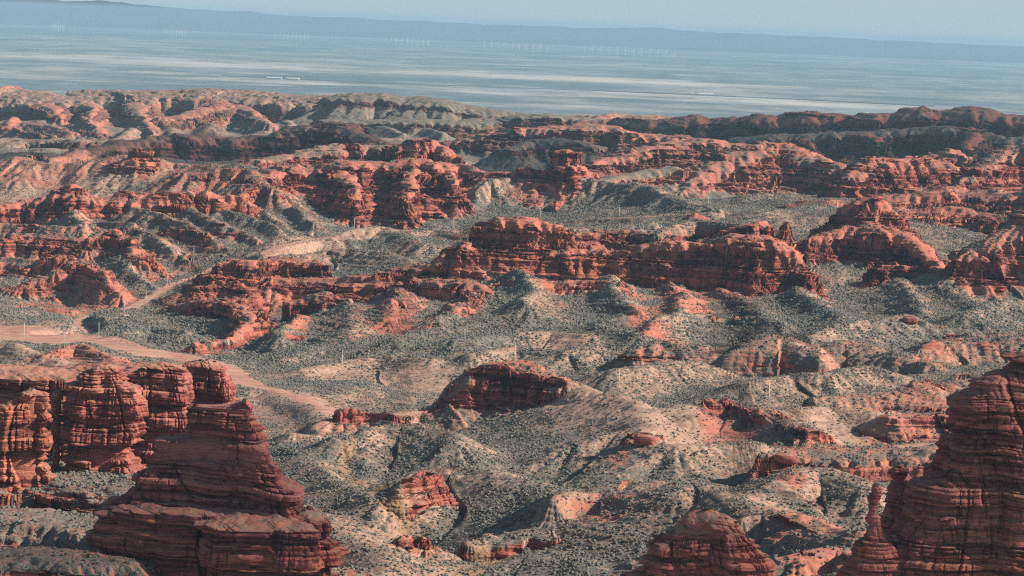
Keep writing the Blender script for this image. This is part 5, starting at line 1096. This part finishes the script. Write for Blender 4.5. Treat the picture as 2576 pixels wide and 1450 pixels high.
POLES = [(1556, 990, 1260, 'pale utility pole at the foot of the pale crest, right of the dark cliffed hill'), (1933, 1027, 1215, 'utility pole on the pale slope, nearest to the dark right butte'),
         (860, 935, 1500, 'utility pole on the scrub slope above the dry river bed, right of the left wall'), (1105, 945, 1430, 'utility pole in the scrub just left of the dark cliffed hill'),
         (1295, 925, 1330, 'utility pole peeping over the top of the dark cliffed hill'), (1139, 584, 2245, 'utility pole at the right end of the short red road cut'),
         (891, 584, 2240, 'utility pole on the pale hill left of the short red road cut'), (690, 641, 2050, 'utility pole beside the bend where the road enters the hills'),
         (487, 656, 2130, 'utility pole above the pale road cut banks'), (421, 727, 2000, 'utility pole standing by the widest reach of the road, second from the cut banks'),
         (367, 770, 1925, 'utility pole on the road verge where the road narrows'), (313, 793, 1865, 'utility pole just uphill of the blue sign'),
         (248, 857, 1665, 'tall utility pole on the right bank of the river bed near the road end'), (60, 858, 1665, 'utility pole on the river bank at the far left'),
         (162, 880, 1560, 'utility pole behind the red mound near the left river bank'), (1787, 524, 2205, 'taller of the paired poles on the saddle skyline'),
         (1781, 524, 2215, 'shorter left pole of the pair on the saddle skyline'), (1359, 556, 2255, 'utility pole behind the flat capped red tower'), (1557, 556, 2240, 'faint utility pole beside the upper road, left of the saddle')]
pole0 = make_pole(); PT = []
for i, (u, v, Y, lb) in enumerate(POLES):
    o = pole0 if i == 0 else copy_tree(pole0)
    q = hit(u, v, Y, 0.10); o.location = q; o.rotation_euler = (0, 0, 0.3 * math.sin(i * 2.1)); tag(o, lb, 'utility pole', 'utility poles through the valley')
    if '(' and 'shorter' in lb: o.scale = (1, 1, 0.7)
    PT.append(q + Vector((0, 0, 10.2)))
def wire(a, b, label):
    m = MB(); n = 14; prev = None
    for i in range(n + 1):
        t = i / n; p = a.lerp(b, t) - Vector((0, 0, 4 * t * (1 - t) * (b - a).length * 0.02))
        if prev is not None: m.tube(prev, p, 0.035, 0.035, 4)
        prev = p
    tag(m.build('overhead_wire', M_iron), label, 'wire')
wire(PT[15], PT[18], 'overhead wire running left from the saddle poles')
wire(PT[5], PT[17], 'overhead wire from the road cut pole towards the red tower')
wire(PT[5], PT[6], 'overhead wire above the short red road cut')
# blue sign by the road
q = hit(228, 801, 1850); sg = empty('road_sign', q); tag(sg, 'pale blue information board beside the dirt road bend', 'sign')
M_blue = simple_mat('pale_blue_painted_panel', (0.40, 0.58, 0.66), 0.5, 0.06)
m = MB(); m.box((0, 0, 2.1), (2.6, 0.08, 1.9)); m.build('board', M_blue, sg)
m = MB(); m.box((0, -0.06, 2.55), (2.2, 0.02, 0.5)); m.build('panel', simple_mat('white_painted_panel', (0.6, 0.68, 0.7), 0.5, 0.05), sg)
for x in (-1.0, 1.0):
    m = MB(); m.tube((x, 0.08, -0.5), (x, 0.08, 3.0), 0.06, 0.06, 8); m.build('post', M_iron, sg)

# ------------------------------------------------------------------ wind turbines on the plain
M_white = simple_mat('white_tower_paint', (0.8, 0.8, 0.8), 0.5, 0.03)
def make_turbine():
    r = empty('wind_turbine', (0, 0, 0))
    m = MB(); m.tube((0, 0, 0), (0, 0, 80), 2.6, 1.8, 10); m.build('tower', M_white, r, True)
    m = MB(); m.box((0, 1.5, 82), (5, 12, 5)); m.tube((0, -4.5, 82), (0, -8, 82), 2.2, 1.0, 8); m.build('nacelle', M_white, r)
    for k in range(3):
        m = MB(); a = k * 2 * math.pi / 3 + 0.2
        d = Vector((math.sin(a), 0, math.cos(a))); s_ = Vector((math.cos(a), 0, -math.sin(a)))
        c = Vector((0, -6.5, 82)); pts = []
        for t, w_ in ((0, 1.2), (8, 2.0), (25, 1.4), (46, 0.4)):
            pts += [c + d * t - s_ * w_, c + d * t + s_ * w_ + Vector((0, 0.6, 0)), c + d * t + s_ * w_ + Vector((0, 1.2, 0)), c + d * t - s_ * w_ + Vector((0, 0.8, 0))]
        f = []
        for i in range(3):
            for j in range(4): f.append((i * 4 + j, i * 4 + (j + 1) % 4, i * 4 + 4 + (j + 1) % 4, i * 4 + 4 + j))
        f += [(0, 1, 2, 3), (12, 13, 14, 15)]
        m.add(pts, f); m.build('blade', M_white, r)
    return r
tb = make_turbine(); first = True
for (u0, v0, u1, v1, n, lb) in [(133, 80, 160, 84, 7, 'faint white wind turbine in the tight leftmost cluster on the hazy plain'), (414, 90, 466, 97, 8, 'faint white wind turbine in the second cluster from the left on the plain'), (693, 102, 775, 110, 9, 'faint white wind turbine in the row above the pale salt flat, third cluster'),
                                (970, 113, 1077, 124, 9, 'faint white wind turbine in the fourth row, near the middle of the plain'), (1218, 122, 1376, 138, 10, 'faint white wind turbine in the widely spaced row right of the middle'), (1470, 136, 1695, 155, 12, 'very faint wind turbine in the rightmost and widest row')]:
    for i in range(n):
        t = i / (n - 1); o = tb if first else copy_tree(tb); first = False
        c = pp(u0 + (u1 - u0) * t, v0 + (v1 - v0) * t)
        o.location = (c[0], c[1], PLZ); o.rotation_euler = (0, 0, 0.25); tag(o, lb, 'wind turbine', lb.replace('faint white wind turbine', 'wind turbines').replace('very faint wind turbine', 'wind turbines'))
# ------------------------------------------------------------------ railway bank and long sheds
M_shed = simple_mat('weathered_white_sheeting', (0.55, 0.56, 0.55), 0.6, 0.1, 0.02)
def strip(name, pts, wd, h, mat):
    m = MB(); v = []; f = []
    for i, p in enumerate(pts):
        v += [(p[0], p[1] - wd, PLZ - 3), (p[0], p[1] - wd * 0.4, PLZ + h), (p[0], p[1] + wd * 0.4, PLZ + h), (p[0], p[1] + wd, PLZ - 3)]
    for i in range(len(pts) - 1):
        for j in range(3): f.append((i * 4 + j, i * 4 + 4 + j, i * 4 + 5 + j, i * 4 + 1 + j))
    m.add(v, f); return m.build(name, mat)
M_bank = simple_mat('dark_railway_ballast', (0.10, 0.13, 0.15), 0.9, 0.2, 0.01)
M_palebank = simple_mat('pale_gravel_track', (0.55, 0.54, 0.5), 0.9, 0.15, 0.01)
tag(strip('railway_bank', [pp(560, 192), pp(1000, 212), pp(1500, 229), pp(2000, 251), pp(2350, 269)], 22, 4, M_bank), kind='structure')
tag(strip('track', [pp(1500, 231.5), pp(2000, 253.5), pp(2350, 271), pp(2700, 290)], 20, 2.5, M_palebank), kind='structure')
for (u0, u1, v, lb) in [(672, 708, 200, 'long white shed roof beside the railway, left one of the pair on the plain'), (722, 752, 202, 'fainter long white shed, right one of the pair on the plain'), (1756, 1794, 240.5, 'long white shed on the plain towards the right'), (1738, 1744, 239, 'short white shed just left of the long right shed')]:
    a = pp(u0, v + (0 if u0 > 1000 else -0.6)); b = pp(u1, v + (u1 - u0) * 0.036)
    e = tag(empty('shed', ((a[0] + b[0]) / 2, (a[1] + b[1]) / 2, PLZ)), lb, 'shed'); L_ = b[0] - a[0]
    m = MB(); m.box((0, 0, 3), (L_, 24, 10)); m.build('wall', M_shed, e)
    m = MB(); m.add([(-L_ / 2 - 1, -13, 8), (L_ / 2 + 1, -13, 8), (L_ / 2 + 1, 0, 13), (-L_ / 2 - 1, 0, 13), (L_ / 2 + 1, 13, 8), (-L_ / 2 - 1, 13, 8)], [(0, 1, 2, 3), (3, 2, 4, 5), (0, 3, 5), (1, 4, 2)]); m.build('roof', M_shed, e)

# ------------------------------------------------------------------ scrub
def mat_shrub():
    nb = NB('grey_green_sagebrush'); oi = nb.new('ShaderNodeObjectInfo')
    c = nb.mix(oi.outputs['Random'], VEG_A, VEG_B)
    geo = nb.new('ShaderNodeNewGeometry')
    c = nb.mix(nb.ss(nb.noise(geo.outputs['Position'], 0.02, 3), 0.4, 0.65, 0, 0.5), c, (0.17, 0.20, 0.19))
    nb.L(c, nb.b.inputs['Base Color']); nb.b.inputs['Roughness'].default_value = 0.9
    return nb.m
M_shrub = mat_shrub()
def shrub_mesh(name, seed, sub=2):
    import bmesh
    bm = bmesh.new(); bmesh.ops.create_icosphere(bm, subdivisions=sub, radius=0.5)
    r_ = random.Random(seed)
    for v_ in bm.verts:
        k = 0.78 + 0.5 * r_.random(); c = v_.co
        v_.co = (c.x * k, c.y * k, max(-0.12, c.z * k * 0.75) + 0.18)
    me = bpy.data.meshes.new(name); bm.to_mesh(me); bm.free(); me.materials.append(M_shrub)
    return me
def leafy_mesh(name, seed, n=420):
    """bush of many small leafy twigs round a woody base"""
    r_ = random.Random(seed); v = []; f = []
    for i in range(n):
        a = r_.random() * 6.283; el = math.asin(r_.random() ** 0.8); rr = 0.5 * (0.45 + 0.6 * r_.random() ** 0.5)
        p = Vector((math.cos(a) * math.cos(el) * rr, math.sin(a) * math.cos(el) * rr, 0.04 + math.sin(el) * rr * 0.85))
        q = Vector((r_.uniform(-1, 1), r_.uniform(-1, 1), r_.uniform(-.3, 1))).normalized() * 0.07; s_ = q.orthogonal().normalized() * 0.035
        k = len(v); v += [p - s_, p + s_, p + q + s_ * .4, p + q * 1.2 - s_ * .3]; f.append((k, k + 1, k + 2, k + 3))
    me = bpy.data.meshes.new(name); me.from_pydata([tuple(p) for p in v], [], f); me.update(); me.materials.append(M_shrub)
    return me
el_ = PZ / PY
seen = el_ >= np.maximum.accumulate(el_, axis=1) - 0.002
okc = ((RK < 0.3) | (N[..., 2] > 0.93)) & (N[..., 2] > 0.72) & (RO < 0.25) & (RO > -0.9) & seen & (GYc < 2750) & (GYc > 560)
dens = (0.07 + 0.62 * np.clip(VG, 0, 1) ** 1.2) * (1 - 0.45 * RD) * okc
dens = dens * np.clip(0.75 + 1.2 * perlin(GXc / 12, GYc / 12, 91) + 0.8 * perlin(GXc / 4, GYc / 4, 92) + 0.6 * perlin(GXc / 40, GYc / 40, 93), 0.04, 2.2)
dXc, dXr = np.diff(GXc, axis=0)[:, :-1], np.diff(GXc, axis=1)[:-1]; dYc, dYr = np.diff(GYc, axis=0)[:, :-1], np.diff(GYc, axis=1)[:-1]
area_ = np.abs(dXc * dYr - dXr * dYc); del dXc, dXr, dYc, dYr
lamc = (dens[:-1, :-1] * area_).astype(np.float64)
pw = (np.abs(GXc / GYc)[:-1, :-1] < 0.20)
lamc = lamc * pw
tot = lamc.sum(); NSH = int(min(tot * 1.5, 480000))
print('shrubs wanted', int(tot), 'placed', NSH)
rs = np.random.RandomState(7)
cum = np.cumsum(lamc.ravel()); ix = np.searchsorted(cum, rs.rand(NSH) * cum[-1])
ci, ri = np.unravel_index(np.clip(ix, 0, lamc.size - 1), lamc.shape)
fa, fb = rs.rand(NSH), rs.rand(NSH)
def bil(A): return (A[ci, ri] * (1 - fa) + A[ci + 1, ri] * fa) * (1 - fb) + (A[ci, ri + 1] * (1 - fa) + A[ci + 1, ri + 1] * fa) * fb
sp_ = np.stack([bil(PX), bil(PY), bil(PZ)], -1)
ssz = (0.30 + 0.85 * rs.rand(NSH) ** 2.6).astype(np.float32) * (1 + 0.25 * (sp_[:, 1] > 1500))
big = rs.rand(NSH) < 0.03; ssz[big] *= 1.6
prj = project(sp_); inv = (prj[:, 0] > 0) & (prj[:, 0] < 2576) & (prj[:, 1] < 1450)
score = np.where(inv, ssz / sp_[:, 1], 0)
order = np.argsort(-score); indiv = order[:170]; rest = np.setdiff1d(np.arange(NSH), indiv)
SM = [leafy_mesh('desert_shrub', s, 520) for s in (1, 2, 3)]
LBS = 'small rounded grey green desert shrub dotting the near slopes and ledges'
def put_shrub(p, s, k):
    o = bpy.data.objects.new('desert_shrub', SM[k % 3]); col.objects.link(o); o.location = (float(p[0]), float(p[1]), float(p[2]) - 0.05)
    o.scale = (s, s, s * 0.9); o.rotation_euler = (0, 0, k * 1.7); return tag(o, LBS, 'shrub', 'desert shrubs on the near slopes and ledges')
for k, i in enumerate(indiv): put_shrub(sp_[i], float(ssz[i]) * 1.1, k)
bf = np.array(BUTTE_FLATS); prb = project(bf)
okb = np.nonzero((prb[:, 0] > 0) & (prb[:, 0] < 2576) & (prb[:, 1] < 1450) & (prb[:, 1] > 880))[0]
okb = np.random.RandomState(2).permutation(okb)
for k, i in enumerate(okb[:80]): put_shrub(bf[i], random.uniform(0.5, 1.2), k)
for k, i in enumerate([i for i in okb[80:] if i > nfl - 400][:45]): put_shrub(bf[i], random.uniform(0.5, 1.1), k)

def scatter(name, pts, scl, src, kind_label, cat, seed):
    me = bpy.data.meshes.new(name); me.vertices.add(len(pts)); me.vertices.foreach_set('co', pts.astype(np.float32).ravel())
    at = me.attributes.new('size', 'FLOAT', 'POINT'); at.data.foreach_set('value', scl.astype(np.float32))
    at = me.attributes.new('turn', 'FLOAT', 'POINT'); at.data.foreach_set('value', (np.random.RandomState(seed).rand(len(pts)) * 6.28).astype(np.float32))
    o = bpy.data.objects.new(name, me); col.objects.link(o)
    g = bpy.data.node_groups.new(name, 'GeometryNodeTree')
    g.interface.new_socket('Geometry', in_out='INPUT', socket_type='NodeSocketGeometry'); g.interface.new_socket('Geometry', in_out='OUTPUT', socket_type='NodeSocketGeometry')
    n = g.nodes; gi = n.new('NodeGroupInput'); go = n.new('NodeGroupOutput'); ip = n.new('GeometryNodeInstanceOnPoints')
    oi = n.new('GeometryNodeObjectInfo'); oi.inputs[0].default_value = src; oi.inputs['As Instance'].default_value = True
    s1 = n.new('GeometryNodeInputNamedAttribute'); s1.data_type = 'FLOAT'; s1.inputs[0].default_value = 'size'
    s2 = n.new('GeometryNodeInputNamedAttribute'); s2.data_type = 'FLOAT'; s2.inputs[0].default_value = 'turn'
    cx_ = n.new('ShaderNodeCombineXYZ')
    g.links.new(s2.outputs[0], cx_.inputs[2]); g.links.new(gi.outputs[0], ip.inputs['Points']); g.links.new(oi.outputs['Geometry'], ip.inputs['Instance'])
    g.links.new(s1.outputs[0], ip.inputs['Scale']); g.links.new(cx_.outputs[0], ip.inputs['Rotation']); g.links.new(ip.outputs[0], go.inputs[0])
    md = o.modifiers.new('scatter', 'NODES'); md.node_group = g
    return tag(o, kind_label, cat, kind='stuff')
# one real low shrub near the camera side of the wash is the pattern for the mass of scrub
i0 = order[260]
src = bpy.data.objects.new('desert_shrub', shrub_mesh('low_shrub', 5)); col.objects.link(src); src.location = [float(k) for k in sp_[i0]]
tag(src, LBS, 'shrub', 'desert shrubs on the near slopes and ledges')
scatter('scrub', sp_[rest], ssz[rest], src, 'countless grey green scrub bushes covering the hills and valley floor', 'scrub', 3)
# broken rock below the cliffs
rok = (RK < 0.45) & seen & (GYc < 2150) & (GYc > 560) & (RD > 0.42) & (RO < 0.2) & (N[..., 2] > 0.6)
lr_ = (rok[:-1, :-1] * area_ * 0.06 * np.clip(0.3 + 2.0 * perlin(GXc / 14, GYc / 14, 97), 0, 2)[:-1, :-1]).astype(np.float64) * pw
NR = int(min(lr_.sum(), 26000)); print('rubble', NR)
cr_ = np.cumsum(lr_.ravel()); ix = np.searchsorted(cr_, rs.rand(NR) * cr_[-1]); ci, ri = np.unravel_index(np.clip(ix, 0, lr_.size - 1), lr_.shape); fa, fb = rs.rand(NR), rs.rand(NR)
rp_ = np.stack([bil(PX), bil(PY), bil(PZ)], -1)
def rubble_mesh():
    import bmesh
    bm = bmesh.new(); bmesh.ops.create_icosphere(bm, subdivisions=1, radius=0.5); r_ = random.Random(8)
    for v_ in bm.verts: v_.co = Vector((v_.co.x * r_.uniform(.8, 1.3), v_.co.y * r_.uniform(.7, 1.2), v_.co.z * r_.uniform(.5, .8) + 0.1))
    me = bpy.data.meshes.new('fallen_rock'); bm.to_mesh(me); bm.free(); me.materials.append(M_butte); return me
jr = int(np.argmin(rp_[:, 1])); src3 = bpy.data.objects.new('fallen_rock', rubble_mesh()); col.objects.link(src3); src3.location = [float(k) for k in rp_[jr]]
tag(src3, 'fallen red rock nearest in front among the rubble', 'rock')
scatter('rubble', np.delete(rp_, jr, 0), 0.35 + 1.3 * rs.rand(NR - 1) ** 3, src3, 'broken red rock rubble strewn below the cliffs', 'rubble', 9)
# dry grass in the wash
def tuft_mesh():
    r_ = random.Random(4); v = []; f = []
    for i in range(26):
        a = r_.random() * 6.283; t = 0.25 * r_.random() ** 0.5; lean = r_.uniform(0.1, 0.5); h = r_.uniform(0.5, 1.0)
        p = Vector((math.cos(a) * t, math.sin(a) * t, 0)); q = p + Vector((math.cos(a) * lean, math.sin(a) * lean, h)); s_ = Vector((-math.sin(a), math.cos(a), 0)) * 0.035
        k = len(v); v += [p - s_, p + s_, q]; f.append((k, k + 1, k + 2))
    me = bpy.data.meshes.new('grass_tuft'); me.from_pydata([tuple(p) for p in v], [], f); me.update()
    me.materials.append(simple_mat('dry_straw_grass', (0.42, 0.28, 0.175), 0.9, 0.25)); return me
gok = (RO < -0.25) & seen & (GYc < 1300)
lg = (gok[:-1, :-1] * area_ * 0.12 * np.clip(0.6 + 1.4 * perlin(GXc / 7, GYc / 7, 95), 0, 2)[:-1, :-1]).astype(np.float64)
NG = int(min(lg.sum(), 9000)); print('tufts', NG)
if NG > 10:
    cg = np.cumsum(lg.ravel()); ix = np.searchsorted(cg, rs.rand(NG) * cg[-1]); ci, ri = np.unravel_index(np.clip(ix, 0, lg.size - 1), lg.shape); fa, fb = rs.rand(NG), rs.rand(NG)
    gp_ = np.stack([bil(PX), bil(PY), bil(PZ)], -1)
    src2 = bpy.data.objects.new('grass_tuft', tuft_mesh()); col.objects.link(src2); src2.location = [float(k) for k in gp_[0]]
    tag(src2, 'dry straw coloured grass tuft in the sandy wash', 'grass tuft')
    scatter('dry_grass', gp_[1:], (0.8 + 0.9 * rs.rand(NG - 1)), src2, 'dry straw coloured grass filling the sandy wash', 'grass', 5)
print('objects', round(time.time() - T0, 1))

# ------------------------------------------------------------------ haze
def haze_box():
    me = bpy.data.meshes.new('haze')
    x0, x1, y0, y1, z0, z1 = -19000, 19000, -300, 62000, -360, 45
    v = [(x, y, z) for x in (x0, x1) for y in (y0, y1) for z in (z0, z1)]
    f = [(0, 1, 3, 2), (4, 6, 7, 5), (0, 4, 5, 1), (2, 3, 7, 6), (0, 2, 6, 4), (1, 5, 7, 3)]
    me.from_pydata(v, [], f); me.update()
    m = bpy.data.materials.new('hazy_air'); m.use_nodes = True
    n = m.node_tree.nodes; n.remove(n['Principled BSDF'])
    pv = n.new('ShaderNodeVolumePrincipled')
    pv.inputs['Color'].default_value = (0.43, 0.74, 1.0, 1)
    pv.inputs['Density'].default_value = 2.8e-5
    pv.inputs['Anisotropy'].default_value = 0.0
    m.node_tree.links.new(pv.outputs[0], n['Material Output'].inputs['Volume'])
    me.materials.append(m)
    o = bpy.data.objects.new('haze', me); col.objects.link(o)
    o['kind'] = 'stuff'; o['label'] = 'pale blue haze veiling the distant plain'; o['category'] = 'haze'
haze_box()

print('script', round(time.time() - T0, 1), 's')
